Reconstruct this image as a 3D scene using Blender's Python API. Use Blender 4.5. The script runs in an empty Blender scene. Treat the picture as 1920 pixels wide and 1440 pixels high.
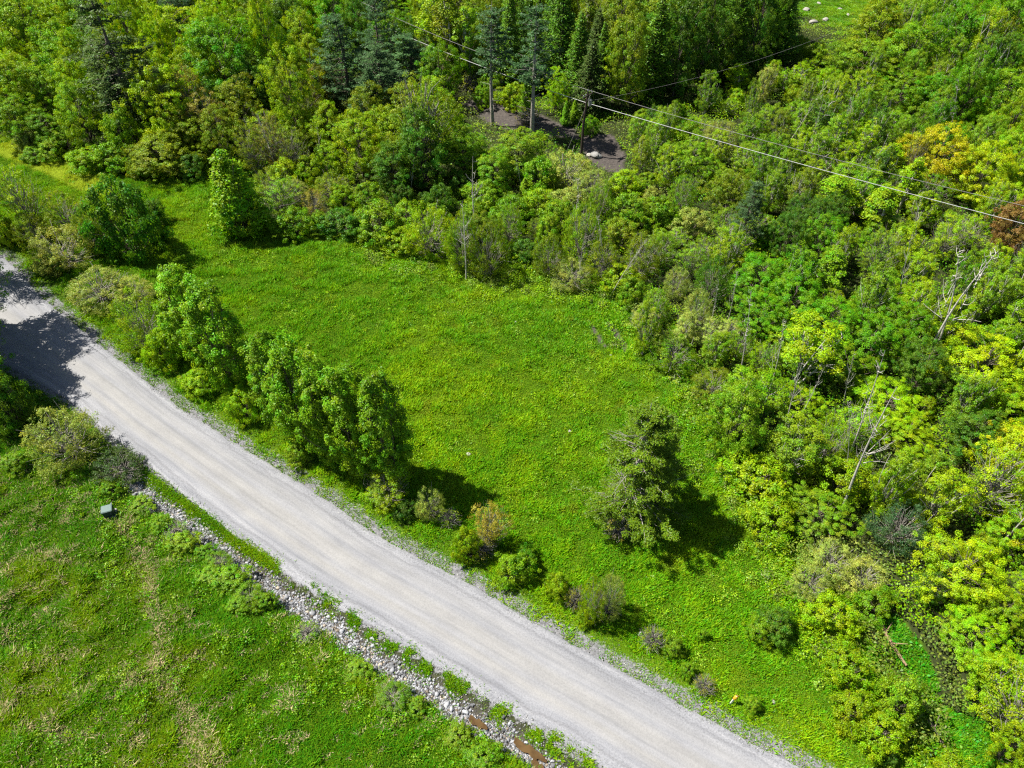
import bpy, math, random
import numpy as np
from math import radians, sin, cos, pi, sqrt, atan

# ------------------------------------------------------------------ camera, sky, sun, exposure
S = bpy.context.scene
F = 1371.0                      # focal length for a 1920 px wide frame
PITCH = radians(45.0)
HC = 42.0                       # camera height in metres
cd = bpy.data.cameras.new('camera'); cam = bpy.data.objects.new('camera', cd)
S.collection.objects.link(cam); S.camera = cam
cam.location = (0, 0, HC); cam.rotation_euler = (radians(90) - PITCH, 0, 0)
cd.sensor_fit = 'HORIZONTAL'; cd.angle = 2 * atan(960 / F); cd.clip_start = 0.5; cd.clip_end = 4000

SUN_ELEV = radians(57); SUN_AZ = radians(-76)      # azimuth measured from +Y towards +X: light comes from the left, a little ahead
W = bpy.data.worlds.new("World"); S.world = W; W.use_nodes = True
nt = W.node_tree; nt.nodes.clear()
sky = nt.nodes.new('ShaderNodeTexSky'); sky.sky_type = 'NISHITA'; sky.sun_disc = False
sky.sun_elevation = SUN_ELEV; sky.sun_rotation = SUN_AZ
bg = nt.nodes.new('ShaderNodeBackground'); bg.inputs[1].default_value = 0.05
wo = nt.nodes.new('ShaderNodeOutputWorld')
nt.links.new(sky.outputs[0], bg.inputs[0]); nt.links.new(bg.outputs[0], wo.inputs[0])
sd = bpy.data.lights.new('sun', 'SUN'); sd.energy = 5.0; sd.angle = radians(0.5); sd.color = (1.0, 0.95, 0.84)
sun = bpy.data.objects.new('sun', sd); S.collection.objects.link(sun)
sun.rotation_euler = (radians(90) - SUN_ELEV, 0, -SUN_AZ + pi)
# lamp shines along its local -Z; tilt about X then turn about Z so the light comes from SUN_AZ
from mathutils import Vector
sdir = Vector((sin(SUN_AZ) * cos(SUN_ELEV), cos(SUN_AZ) * cos(SUN_ELEV), sin(SUN_ELEV)))
sun.rotation_euler = sdir.to_track_quat('Z', 'Y').to_euler()
S.view_settings.view_transform = 'Standard'; S.view_settings.look = 'None'
S.view_settings.exposure = 1.2; S.view_settings.gamma = 1.0
try:
    cy = S.cycles
    cy.max_bounces = 2; cy.diffuse_bounces = 1; cy.glossy_bounces = 1; cy.transmission_bounces = 2; cy.transparent_max_bounces = 4
    cy.caustics_reflective = False; cy.caustics_refractive = False
    cy.use_denoising = False; cy.filter_width = 1.25
except Exception as e:
    print('cycles settings', e)

rnd = random.Random(11); R = np.random.default_rng(7)
CP, SP = cos(PITCH), sin(PITCH)

# ------------------------------------------------------------------ projection helpers (survey of the site from the picture)
def ray(px, py):
    u = (px - 960) / F; v = (py - 720) / F
    return np.array([u, CP - v * SP, -(SP + v * CP)])
def G(px, py, z=0.0):
    d = ray(px, py); t = (HC - z) / -d[2]
    return np.array([d[0] * t, d[1] * t, z])
def P(x, y, z=0.0):
    dep = y * CP + (HC - z) * SP
    dn = -y * SP + (HC - z) * CP
    return 960 + F * x / dep, 720 + F * dn / dep
def inpoly(px, py, poly):
    px = np.asarray(px, float); py = np.asarray(py, float); c = np.zeros(px.shape, bool)
    n = len(poly); j = n - 1
    for i in range(n):
        xi, yi = poly[i]; xj, yj = poly[j]
        hit = ((yi > py) != (yj > py)) & (px < (xj - xi) * (py - yi) / ((yj - yi) + 1e-12) + xi)
        c ^= hit; j = i
    return c
def polydist(x, y, pts):
    """distance from points to a world polyline"""
    best = np.full(np.shape(x), 1e9)
    for a, b in zip(pts[:-1], pts[1:]):
        ax, ay = a[0], a[1]; dx, dy = b[0] - ax, b[1] - ay; L = dx * dx + dy * dy + 1e-9
        t = np.clip(((x - ax) * dx + (y - ay) * dy) / L, 0, 1)
        best = np.minimum(best, np.hypot(x - ax - t * dx, y - ay - t * dy))
    return best
_tab = np.random.default_rng(99).random((256, 256))
def vnoise(x, y, s=1.0, o=0):
    x = np.asarray(x) / s + 37.3 * o + 1000; y = np.asarray(y) / s + 91.7 * o + 1000
    xi = np.floor(x).astype(int); yi = np.floor(y).astype(int); fx = x - xi; fy = y - yi
    fx = fx * fx * (3 - 2 * fx); fy = fy * fy * (3 - 2 * fy)
    a = _tab[xi % 256, yi % 256]; b = _tab[(xi + 1) % 256, yi % 256]; c = _tab[xi % 256, (yi + 1) % 256]; d = _tab[(xi + 1) % 256, (yi + 1) % 256]
    return (a * (1 - fx) + b * fx) * (1 - fy) + (c * (1 - fx) + d * fx) * fy
def fbm(x, y, s=1.0, o=0, k=4):
    r = 0; a = 0.5; tot = 0
    for i in range(k):
        r = r + a * vnoise(x, y, s / 2 ** i, o + i * 3); tot += a; a *= 0.55
    return r / tot
def sstep(a, b, x):
    t = np.clip((x - a) / (b - a), 0, 1); return t * t * (3 - 2 * t)

# ------------------------------------------------------------------ site plan, in picture pixels -> ground
ROAD_R = [(-420,300),(-250,355),(-120,410),(-40,455),(20,493),(80,563),(143,613),(187,650),(267,713),(333,767),(467,850),(633,953),(697,1005),(810,1062),(920,1120),(1027,1187),(1140,1250),(1273,1323),(1390,1387),(1493,1440),(1640,1520),(1900,1650)]
ROAD_L = [(-420,420),(-300,485),(-190,555),(-80,630),(0,680),(90,725),(150,760),(187,793),(240,835),(293,877),(373,947),(440,1000),(567,1090),(633,1133),(707,1173),(827,1247),(940,1320),(1073,1393),(1133,1433),(1260,1515),(1420,1620)]
DITCH = [(225,868),(250,900),(283,930),(333,970),(400,1017),(467,1070),(533,1117),(633,1177),(660,1200),(723,1247),(783,1280),(840,1320),(907,1353),(967,1390),(1010,1433),(1100,1500),(1200,1580)]
RR = np.array([G(*p)[:2] for p in ROAD_R]); RL = np.array([G(*p)[:2] for p in ROAD_L]); DI = np.array([G(*p)[:2] for p in DITCH])
def smooth_line(pts, n):
    pts = np.array(pts, float)
    for _ in range(2):
        q = [pts[0]]
        for a, b in zip(pts[:-1], pts[1:]): q += [a * .75 + b * .25, a * .25 + b * .75]
        q.append(pts[-1]); pts = np.array(q)
    s = np.r_[0, np.cumsum(np.hypot(*(pts[1:] - pts[:-1]).T))]
    t = np.linspace(0, s[-1], n)
    return np.c_[np.interp(t, s, pts[:, 0]), np.interp(t, s, pts[:, 1])]
MEADOW = [(-60,240),(60,270),(190,320),(290,345),(370,345),(380,400),(440,440),(560,450),(680,458),(740,492),(860,520),(1000,533),(1100,562),(1180,650),(1250,740),(1330,850),(1400,1000),(1470,1080),(1500,1150),(1560,1270),(1700,1380),(1790,1470),(1560,1500),(1390,1387),(1140,1250),(920,1120),(640,953),(330,767),(140,610),(20,490),(-100,410)]
FIELD = [(-300,700),(0,690),(150,770),(250,890),(533,1125),(783,1290),(1010,1440),(1100,1560),(-300,1600)]
PATH = [(-60,262),(20,280),(110,318),(190,355)]
DIRTS = [[(850,188),(900,182),(960,200),(1010,215),(1075,240),(1090,262),(1030,255),(960,245),(920,232),(880,205)],
         [(1095,250),(1150,255),(1172,290),(1170,325),(1135,318),(1105,300),(1090,280)],
         [(1130,600),(1145,600),(1180,650),(1170,662)], [(1095,590),(1110,605),(1140,650),(1125,645)]]
TOPCLEAR = [(1440,-40),(1660,-40),(1640,20),(1610,45),(1560,50),(1520,30),(1420,20)]
CLEAR2 = [(690,20),(780,25),(790,60),(760,80),(690,60)]
CREEK = [(1640,1130),(1690,1160),(1740,1230),(1760,1300),(1720,1290),(1680,1240),(1650,1190)]
CREEK2 = [(1760,1330),(1840,1350),(1880,1400),(1890,1450),(1800,1450),(1770,1390)]
def path_w(x, y):
    return sstep(2.0, .9, polydist(x, y, [G(*p)[:2] for p in PATH]))
def hgt(x, y):
    x = np.asarray(x, float); y = np.asarray(y, float)
    dr = np.minimum(polydist(x, y, RR), polydist(x, y, RL))
    dd = polydist(x, y, DI)
    px, py = P(x, y)
    road = inroad(x, y)
    und = (fbm(x, y, 9.0, 5, 3) - .5) * 0.5 + (fbm(x, y, 1.6, 2, 3) - .5) * 0.34
    und = np.where(road, 0, und * sstep(0.2, 4.0, dr))
    # tussocky lower-left field
    f = inpoly(px, py, FIELD)
    und = und + np.where(f, (fbm(x, y, 2.2, 8, 3) - .35) * .6 * sstep(1.0, 3.5, dd), 0)
    return und - 0.45 * sstep(1.3, 0.2, dd)
def inroad(x, y):
    poly = [tuple(p) for p in RR] + [tuple(p) for p in RL[::-1]]
    return inpoly(x, y, poly)

# ------------------------------------------------------------------ mesh and material helpers
def make_mesh(name, V, Fs, mat=None, attrs=None, smooth=False):
    """V (n,3); Fs (m,k) equal-size faces; attrs name->(n,) or (n,3) point values"""
    V = np.asarray(V, np.float32); Fs = np.asarray(Fs, np.int32); m, k = Fs.shape
    me = bpy.data.meshes.new(name)
    me.vertices.add(len(V)); me.vertices.foreach_set('co', V.ravel())
    me.loops.add(m * k); me.loops.foreach_set('vertex_index', Fs.ravel())
    me.polygons.add(m); me.polygons.foreach_set('loop_start', np.arange(0, m * k, k, dtype=np.int32))
    me.polygons.foreach_set('loop_total', np.full(m, k, np.int32))
    if smooth: me.polygons.foreach_set('use_smooth', np.ones(m, bool))
    for an, av in (attrs or {}).items():
        av = np.asarray(av, np.float32)
        if av.ndim == 1:
            a = me.attributes.new(an, 'FLOAT', 'POINT'); a.data.foreach_set('value', av)
        else:
            a = me.attributes.new(an, 'FLOAT_COLOR', 'POINT')
            a.data.foreach_set('color', np.c_[av, np.ones(len(av), np.float32)].astype(np.float32).ravel())
    me.update(calc_edges=True)
    if mat: me.materials.append(mat)
    return me
def link(name, me, parent=None):
    o = bpy.data.objects.new(name, me); S.collection.objects.link(o)
    if parent: o.parent = parent
    return o
def tag(o, label=None, cat=None, group=None, kind=None):
    if label: o['label'] = label
    if cat: o['category'] = cat
    if group: o['group'] = group
    if kind: o['kind'] = kind
    return o
class NB:
    def __init__(s, name):
        s.m = bpy.data.materials.new(name); s.m.use_nodes = True; s.t = s.m.node_tree; s.t.nodes.clear()
        s.out = s.n('ShaderNodeOutputMaterial')
    def n(s, t, **k):
        x = s.t.nodes.new(t)
        for a, b in k.items(): setattr(x, a, b)
        return x
    def l(s, a, b): s.t.links.new(a, b)
    def attr(s, name): x = s.n('ShaderNodeAttribute'); x.attribute_name = name; return x
    def noise(s, scale, detail=4, rough=.55, vec=None):
        x = s.n('ShaderNodeTexNoise'); x.inputs['Scale'].default_value = scale; x.inputs['Detail'].default_value = detail; x.inputs['Roughness'].default_value = rough
        if vec is None: vec = s.obj()
        s.l(vec, x.inputs['Vector']); return x.outputs['Fac']
    def obj(s):
        if not hasattr(s, '_tc'): s._tc = s.n('ShaderNodeTexCoord')
        return s._tc.outputs['Object']
    def ramp(s, fac, stops):
        x = s.n('ShaderNodeValToRGB'); s.l(fac, x.inputs[0]); e = x.color_ramp.elements
        while len(e) < len(stops): e.new(.5)
        for i, (p, c) in enumerate(stops): e[i].position = p; e[i].color = (*c, 1)
        return x.outputs[0]
    def mix(s, fac, a, b, mode='MIX'):
        x = s.n('ShaderNodeMix'); x.data_type = 'RGBA'; x.blend_type = mode
        for inp, v in ((x.inputs[0], fac), (x.inputs[6], a), (x.inputs[7], b)):
            if hasattr(v, 'links'): s.l(v, inp)
            elif isinstance(v, tuple): inp.default_value = (*v, 1)
            else: inp.default_value = v
        return x.outputs[2]
    def math(s, op, a, b=0.0, c=None):
        x = s.n('ShaderNodeMath'); x.operation = op
        for i, v in enumerate([a, b] + ([c] if c is not None else [])):
            if hasattr(v, 'links'): s.l(v, x.inputs[i])
            else: x.inputs[i].default_value = v
        return x.outputs[0]
    def bsdf(s, col, rough=.9, bump=None, bstr=.3, bdist=.05, spec=.2, metal=0):
        p = s.n('ShaderNodeBsdfPrincipled')
        if hasattr(col, 'links'): s.l(col, p.inputs['Base Color'])
        else: p.inputs['Base Color'].default_value = (*col, 1)
        if hasattr(rough, 'links'): s.l(rough, p.inputs['Roughness'])
        else: p.inputs['Roughness'].default_value = rough
        p.inputs['Specular IOR Level'].default_value = spec; p.inputs['Metallic'].default_value = metal
        if bump is not None:
            b = s.n('ShaderNodeBump'); b.inputs['Strength'].default_value = bstr; b.inputs['Distance'].default_value = bdist
            s.l(bump, b.inputs['Height']); s.l(b.outputs[0], p.inputs['Normal'])
        s.l(p.outputs[0], s.out.inputs[0]); return p

def leaf_material(name, use_object_color=True, trans=.42):
    b = NB(name)
    if use_object_color:
        oi = b.n('ShaderNodeObjectInfo'); base = oi.outputs['Color']
    else:
        base = b.attr('tint').outputs['Color']
    hs = b.n('ShaderNodeHueSaturation')
    b.l(base, hs.inputs['Color'])
    b.l(b.math('MULTIPLY_ADD', b.attr('h').outputs['Fac'], .068, .466), hs.inputs['Hue'])
    b.l(b.math('MULTIPLY_ADD', b.attr('v').outputs['Fac'], .9, .55), hs.inputs['Value'])
    d = b.n('ShaderNodeBsdfDiffuse'); t = b.n('ShaderNodeBsdfTranslucent'); g = b.n('ShaderNodeBsdfGlossy')
    b.l(hs.outputs[0], d.inputs[0])
    b.l(b.mix(1.0, hs.outputs[0], (1.25, 1.15, .5), 'MULTIPLY'), t.inputs[0])
    g.inputs['Roughness'].default_value = .45; g.inputs[0].default_value = (.9, .95, 1, 1)
    m = b.n('ShaderNodeMixShader'); m.inputs[0].default_value = trans; b.l(d.outputs[0], m.inputs[1]); b.l(t.outputs[0], m.inputs[2])
    m2 = b.n('ShaderNodeMixShader'); m2.inputs[0].default_value = .012; b.l(m.outputs[0], m2.inputs[1]); b.l(g.outputs[0], m2.inputs[2])
    b.l(m2.outputs[0], b.out.inputs[0])
    return b.m
M_LEAF = leaf_material('leaf'); M_NEEDLE = leaf_material('needle', trans=.15)
M_GRASS = leaf_material('grass_blade', False, .3)

b = NB('bark'); n1 = b.noise(9, 5)
b.bsdf(b.ramp(n1, [(.3, (.05, .04, .03)), (.7, (.19, .16, .13))]), .95, n1, .5, .03); M_BARK = b.m
b = NB('pale_bark'); v = b.n('ShaderNodeMapping'); v.inputs['Scale'].default_value = (3, 3, 9); b.l(b.obj(), v.inputs[0]); n1 = b.noise(1.5, 4, .6, v.outputs[0])
b.bsdf(b.ramp(n1, [(.32, (.10, .09, .08)), (.44, (.38, .36, .32)), (.8, (.58, .56, .50))]), .8, n1, .2, .02); M_WHITE = b.m
b = NB('grey_bark'); n1 = b.noise(7, 5)
b.bsdf(b.ramp(n1, [(.3, (.14, .125, .11)), (.7, (.40, .37, .33))]), .95, n1, .4, .02); M_GREY = b.m

# ------------------------------------------------------------------ ground
def grid_lines(lo, hi, step, outer):
    g = np.arange(lo, hi + 1e-6, step)
    return np.r_[lo - outer[::-1], g, hi + outer]
OUT = np.array([2., 6., 15., 40., 100., 250., 600., 1400.])
gx = grid_lines(-80, 80, .4, OUT); gy = grid_lines(4, 150, .4, OUT)
X, Y = np.meshgrid(gx, gy); X = X.ravel(); Y = Y.ravel()
near = (np.abs(X) < 85) & (Y > 0) & (Y < 155)
Z = np.zeros_like(X); Z[near] = hgt(X[near], Y[near])
Z = np.where(inroad(X, Y), -.10, Z)
_g = sstep(1.0, 3.0, np.minimum(polydist(X, Y, RR), polydist(X, Y, RL))); Z = Z - .07 * _g * near * (polydist(X, Y, DI) > 1.3)
dR = polydist(X, Y, RR); dL = polydist(X, Y, RL); dD = polydist(X, Y, DI); pxs, pys = P(X, np.maximum(Y, -20))
ir = inroad(X, Y)
gr = np.where(ir, 1, np.maximum(sstep(2.1, .0, dR), sstep(1.5, -.1, dL) * .9)); gr = np.where(dD < 1.0, 0, gr)
dirt = np.zeros_like(X)
for poly in DIRTS: dirt = np.maximum(dirt, inpoly(pxs, pys, poly) * 1.0)
dirt = np.maximum(dirt, sstep(1.0, .6, dD) * .75)
mead = (sstep(4.0, 2.5, polydist(X, Y, np.array([G(*p)[:2] for p in MEADOW[4:20]]))) > .5) | inpoly(pxs, pys, MEADOW)
mead = (mead | inpoly(pxs, pys, FIELD) | inpoly(pxs, pys, TOPCLEAR) | inpoly(pxs, pys, CREEK) | inpoly(pxs, pys, CREEK2) | inpoly(pxs, pys, CLEAR2)) * 1.0
nx, ny = len(gx), len(gy); ii = np.arange((nx - 1) * (ny - 1)); r_, c_ = ii // (nx - 1), ii % (nx - 1); a0 = r_ * nx + c_
Fq = np.c_[a0, a0 + 1, a0 + 1 + nx, a0 + nx]
b = NB('ground')
big = b.noise(.25, 5); fine = b.noise(5, 6, .7); mid = b.noise(1.3, 5, .6)
grass = b.mix(fine, (.02, .06, .002), (.09, .17, .003))
grass = b.mix(b.ramp(big, [(.45, (0, 0, 0)), (.65, (1, 1, 1))]), grass, (.09, .15, .004))
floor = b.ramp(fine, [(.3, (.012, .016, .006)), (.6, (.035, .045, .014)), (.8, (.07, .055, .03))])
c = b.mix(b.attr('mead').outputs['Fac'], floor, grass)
gv = b.ramp(fine, [(.3, (.055, .055, .058)), (.5, (.145, .146, .155)), (.7, (.25, .25, .265))])
gfac = b.ramp(b.math('ADD', b.attr('grav').outputs['Fac'], b.math('MULTIPLY_ADD', fine, 1.2, -.6)), [(.42, (0, 0, 0)), (.6, (1, 1, 1))])
c = b.mix(gfac, c, gv)
dr_ = b.ramp(fine, [(.3, (.03, .026, .025)), (.6, (.085, .074, .068)), (.8, (.19, .155, .125))])
c = b.mix(b.attr('dirt').outputs['Fac'], c, dr_)
c = b.mix(b.attr('path').outputs['Fac'], c, (.17, .23, .01))
b.bsdf(c, .95, fine, .6, .08, .1)
ground = link('ground', make_mesh('ground', np.c_[X, Y, Z], Fq, b.m, dict(grav=gr, dirt=dirt, mead=mead, path=path_w(X, Y)), True)); tag(ground, kind='structure')

# road: gravel sheet with worn wheel tracks
n, k = 500, 30
# pair the two edges by walking the centre line
sr = smooth_line(RR, 900); sl = smooth_line(RL, 900)
cen = smooth_line([(np.array(p) + sl[np.argmin(np.hypot(*(sl - p).T))]) / 2 for p in sr[::30]], n)
tang = np.gradient(cen, axis=0); tang /= np.hypot(*tang.T)[:, None]; nor = np.c_[tang[:, 1], -tang[:, 0]]
wr = polydist(cen[:, 0], cen[:, 1], sr); wl = polydist(cen[:, 0], cen[:, 1], sl)
side = np.sign(((sr[np.argmin(np.hypot(*(sr - cen[n // 2]).T))] - cen[n // 2]) * nor[n // 2]).sum())
t = np.linspace(-1, 1, k); V = []; AT = []; AS = []
sl_ = np.r_[0, np.cumsum(np.hypot(*(cen[1:] - cen[:-1]).T))]
for i in range(n):
    for tt in t:
        w = (wl[i] if tt < 0 else wr[i]) + .25
        q = cen[i] - nor[i] * 0 + nor[i] * side * tt * w
        V.append((q[0], q[1], 0.05 + .09 * (1 - tt * tt) - .14 * sstep(.93, 1, abs(tt)))); AT.append(tt); AS.append(sl_[i])
V = np.array(V); e = np.abs(np.array(AT)) > .8
V[:, 2] += (fbm(V[:, 0], V[:, 1], .7, 4, 3) - .5) * .17 * e
ii = np.arange((n - 1) * (k - 1)); a0 = (ii // (k - 1)) * k + ii % (k - 1)
Fr = np.c_[a0, a0 + k, a0 + k + 1, a0 + 1]
b = NB('gravel_road')
at = b.attr('across').outputs['Fac']; al = b.attr('along').outputs['Fac']
cmb = b.n('ShaderNodeCombineXYZ'); b.l(b.math('MULTIPLY', at, 4.2), cmb.inputs[0]); b.l(b.math('MULTIPLY', al, .07), cmb.inputs[1])
streak = b.noise(1.6, 6, .62, cmb.outputs[0]); fine = b.noise(10, 6, .8); patch = b.noise(.5, 4)
wob = b.math('ADD', at, b.math('MULTIPLY_ADD', streak, .16, -.08))
tan = b.ramp(b.math('MULTIPLY_ADD', wob, .5, .5), [(.0, (.0, .0, .0)), (.22, (.0, .0, .0)), (.33, (.9, .9, .9)), (.40, (.25, .25, .25)), (.48, (.75, .75, .75)), (.56, (.8, .8, .8)), (.64, (.1, .1, .1)), (.74, (.45, .45, .45)), (.86, (.0, .0, .0))])
col = b.ramp(streak, [(.28, (.155, .160, .178)), (.5, (.212, .216, .236)), (.72, (.262, .264, .282))])
col = b.mix(b.math('MULTIPLY', tan, .5), col, (.262, .250, .226))
sp_ = b.ramp(fine, [(.30, (.45, .45, .46)), (.5, (1, 1, 1)), (.72, (1.4, 1.39, 1.38))])
rut = b.math('ABSOLUTE', b.math('SUBTRACT', b.math('ABSOLUTE', b.math('ADD', wob, b.math('MULTIPLY_ADD', patch, .3, -.15))), .72))
col = b.mix(b.ramp(rut, [(.0, (.42, .42, .42)), (.05, (.0, .0, .0))]), col, (.13, .13, .14))
edge = b.ramp(b.math('ABSOLUTE', at), [(.45, (.35, .35, .35)), (.85, (1, 1, 1))])
col = b.mix(edge, col, b.mix(1.0, col, sp_, 'MULTIPLY'))
col = b.mix(.35, col, b.mix(1.0, col, b.ramp(patch, [(.3, (.8, .8, .82)), (.7, (1.12, 1.12, 1.1))]), 'MULTIPLY'))
b.bsdf(col, .95, b.math('ADD', fine, b.math('MULTIPLY', streak, 1.2)), .45, .05, .1)
road = link('road', make_mesh('road', V, Fr, b.m, dict(across=np.array(AT), along=np.array(AS)), True)); tag(road, kind='structure')
def road_ht(x, y): return .08

# ------------------------------------------------------------------ tubes and leaf clouds
class Tubes:
    def __init__(s): s.V = []; s.F = []; s.n = 0
    def add(s, pts, rad, sides=5):
        pts = np.array(pts, float); rad = np.atleast_1d(np.array(rad, float)); k = len(pts)
        if len(rad) != k: rad = np.linspace(rad[0], rad[-1], k)
        d = np.gradient(pts, axis=0); d /= np.linalg.norm(d, axis=1)[:, None] + 1e-9
        ref = np.array([.0, 1, 0]) if abs(d[0][2]) > .7 else np.array([0, 0, 1.])
        u = np.cross(d, ref); u /= np.linalg.norm(u, axis=1)[:, None] + 1e-9; v = np.cross(d, u)
        an = np.arange(sides) * 2 * pi / sides
        ring = pts[:, None, :] + rad[:, None, None] * (np.cos(an)[None, :, None] * u[:, None, :] + np.sin(an)[None, :, None] * v[:, None, :])
        s.V.append(ring.reshape(-1, 3))
        for i in range(k - 1):
            for j in range(sides):
                a = s.n + i * sides + j; b_ = s.n + i * sides + (j + 1) % sides
                s.F.append((a, b_, b_ + sides, a + sides))
        s.n += k * sides
    def mesh(s, name, mat):
        return make_mesh(name, np.concatenate(s.V), s.F, mat, smooth=True)
def bend(a, b, rng, amt=.12, k=5, droop=0.0):
    a = np.array(a, float); b = np.array(b, float); t = np.linspace(0, 1, k)[:, None]
    L = np.linalg.norm(b - a); off = rng.normal(0, 1, 3) * L * amt
    return a * (1 - t) + b * t + np.sin(t * pi) * off + np.array([0, 0, 1.]) * (np.sin(t * pi) * droop * L)
def unit(v): return v / (np.linalg.norm(v, axis=-1, keepdims=True) + 1e-9)
def leaves(Pn, N, size, aspect, rng, v, h):
    n = len(Pn); N = unit(N); T = unit(np.cross(N, rng.normal(0, 1, (n, 3)))); B = np.cross(N, T)
    L = (size * rng.uniform(.65, 1.35, n))[:, None]; Wd = L * aspect
    V = np.stack([Pn - T * L * .5, Pn + B * Wd * .5 - T * L * .05, Pn + T * L * .5, Pn - B * Wd * .5 - T * L * .05], 1).reshape(-1, 3)
    return V, np.arange(n * 4).reshape(-1, 4), np.repeat(v, 4), np.repeat(h, 4)
def profile(kind, t):
    if kind == 'round': return np.sqrt(np.clip(1 - np.abs((t - .42) / np.where(t > .42, .58, .55)) ** 2.2, 0, 1))
    if kind == 'dome': return np.clip(1 - t ** 2.3, 0, 1) ** .6 * (.75 + .25 * sstep(0, .25, t))
    if kind == 'column': return np.clip(np.sin(pi * np.clip(t * .93 + .05, 0, 1)), 0, 1) ** .55 * (1 - .25 * t)
    if kind == 'cone': return np.clip(1 - t, 0, 1) ** .75 * (.6 + .4 * sstep(0, .2, t))
    if kind == 'open': return np.sqrt(np.clip(1 - np.abs((t - .6) / np.where(t > .6, .42, .62)) ** 2, 0, 1))
def broad(name, seed, H, Rr, low, prof, nclump, per, leaf, aspect=.62, stems=1, bark=None, cr=.17, flat=.7, hollow=.4, twigs=0, spread=.3, lobes=.22, leafmat=None, up=.45, rnd_n=.8):
    rng = np.random.default_rng(seed); Cc = []
    ph = rng.uniform(0, 6.28, 8); am = rng.uniform(.5, 1, 8)
    tops = []
    for i in range(stems):
        a = i / max(stems, 1) * 6.28 + rng.uniform(0, .8); rr = Rr * spread * (rng.uniform(.5, 1) if stems > 1 else .15)
        tops.append((cos(a) * rr, sin(a) * rr, H * rng.uniform(.72, .95) if stems > 1 else H * .93))
    while len(Cc) < nclump:
        t = rng.random(); a = rng.uniform(0, 6.28)
        pr = profile(prof, np.array(t))
        if rng.random() > pr + .12: continue
        lb = 1 + lobes * (am[0] * cos(2 * a + ph[0] + 3 * t) + am[1] * cos(3 * a + ph[1] - 5 * t) + am[2] * cos(5 * a + ph[2] + 9 * t) * .6 + rng.normal(0, .35))
        r = pr * lb * Rr * (hollow + (1 - hollow) * rng.random() ** .5) * (rng.uniform(1.08, 1.25) if rng.random() < .07 else 1)
        z = low * H + (H - low * H) * t * (1 + .06 * cos(2 * a + ph[3])) * .97
        p = np.array([cos(a) * r, sin(a) * r, z])
        if stems > 1:   # pull each clump towards the nearest stem line so plumes form
            q = min(tops, key=lambda q: (q[0] * z / q[2] - p[0]) ** 2 + (q[1] * z / q[2] - p[1]) ** 2)
            p[:2] += (np.array(q[:2]) * z / q[2] - p[:2]) * .18
        Cc.append(p)
    Cc = np.array(Cc)
    tb = Tubes()
    r0 = .012 * H + .03
    for q in tops:
        base = (rng.normal(0, .1) * (stems > 1), rng.normal(0, .1) * (stems > 1), -.15)
        line = bend(base, q, rng, .035, 7); tb.add(line, np.linspace(r0 / sqrt(stems) * 1.1, .015, 7), 6)
    nl = min(len(Cc), 46)
    for i in rng.choice(len(Cc), nl, replace=False):
        c_ = Cc[i]; q = min(tops, key=lambda q: (q[0] - c_[0]) ** 2 + (q[1] - c_[1]) ** 2)
        zs = max(low * H * .6, c_[2] - np.hypot(c_[0], c_[1]) * .9 - .1 * H) ; f = np.clip(zs / q[2], .05, .97)
        tb.add(bend((q[0] * f, q[1] * f, zs), c_, rng, .07, 4, .06), [r0 * .32, r0 * .1], 4)
    for i in range(twigs):
        a = rng.uniform(0, 6.28); t = rng.random(); z = low * H + (H - low * H) * t; r = float(profile(prof, np.array(t))) * Rr * rng.uniform(.7, 1.12)
        s0 = (rng.normal(0, .05) * Rr, rng.normal(0, .05) * Rr, max(.02, z * rng.uniform(.1, .6)))
        tb.add(bend(s0, (cos(a) * r, sin(a) * r, z), rng, .08, 4), [.022, .006], 3)
    n = nclump * per
    ci = rng.integers(0, nclump, n); size = rng.uniform(.6, 1.25, nclump) * cr * Rr
    dirs = unit(rng.normal(0, 1, (n, 3))); rad = rng.random(n) ** .45
    off = dirs * (size[ci] * rad)[:, None]; off[:, 2] *= flat
    Pn = Cc[ci] + off
    cen_ = np.array([0, 0, (low * H + H) * .5]); outw = unit((Pn - cen_) / np.array([Rr, Rr, H * .5]))
    N = dirs * .5 + outw * .5 + np.array([0, 0, up]) + rng.normal(0, rnd_n * .6, (n, 3))
    v = np.clip(.5 + rng.normal(0, .16, nclump)[ci] + rng.normal(0, .2, n), 0, 1)
    h = np.clip(.5 + rng.normal(0, .2, nclump)[ci] + rng.normal(0, .16, n) + .12 * np.sin(2.2 * Pn[:, 0] + ph[4]) * np.sin(1.7 * Pn[:, 2] + ph[5]), 0, 1)
    Vv, Fv, vv, hh = leaves(Pn, N, leaf, aspect, rng, v, h)
    return dict(trunk=tb.mesh(name + '_trunk', bark or M_BARK), crown=make_mesh(name + '_crown', Vv, Fv, leafmat or M_LEAF, dict(v=vv, h=hh)), H=H, R=Rr)
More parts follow.
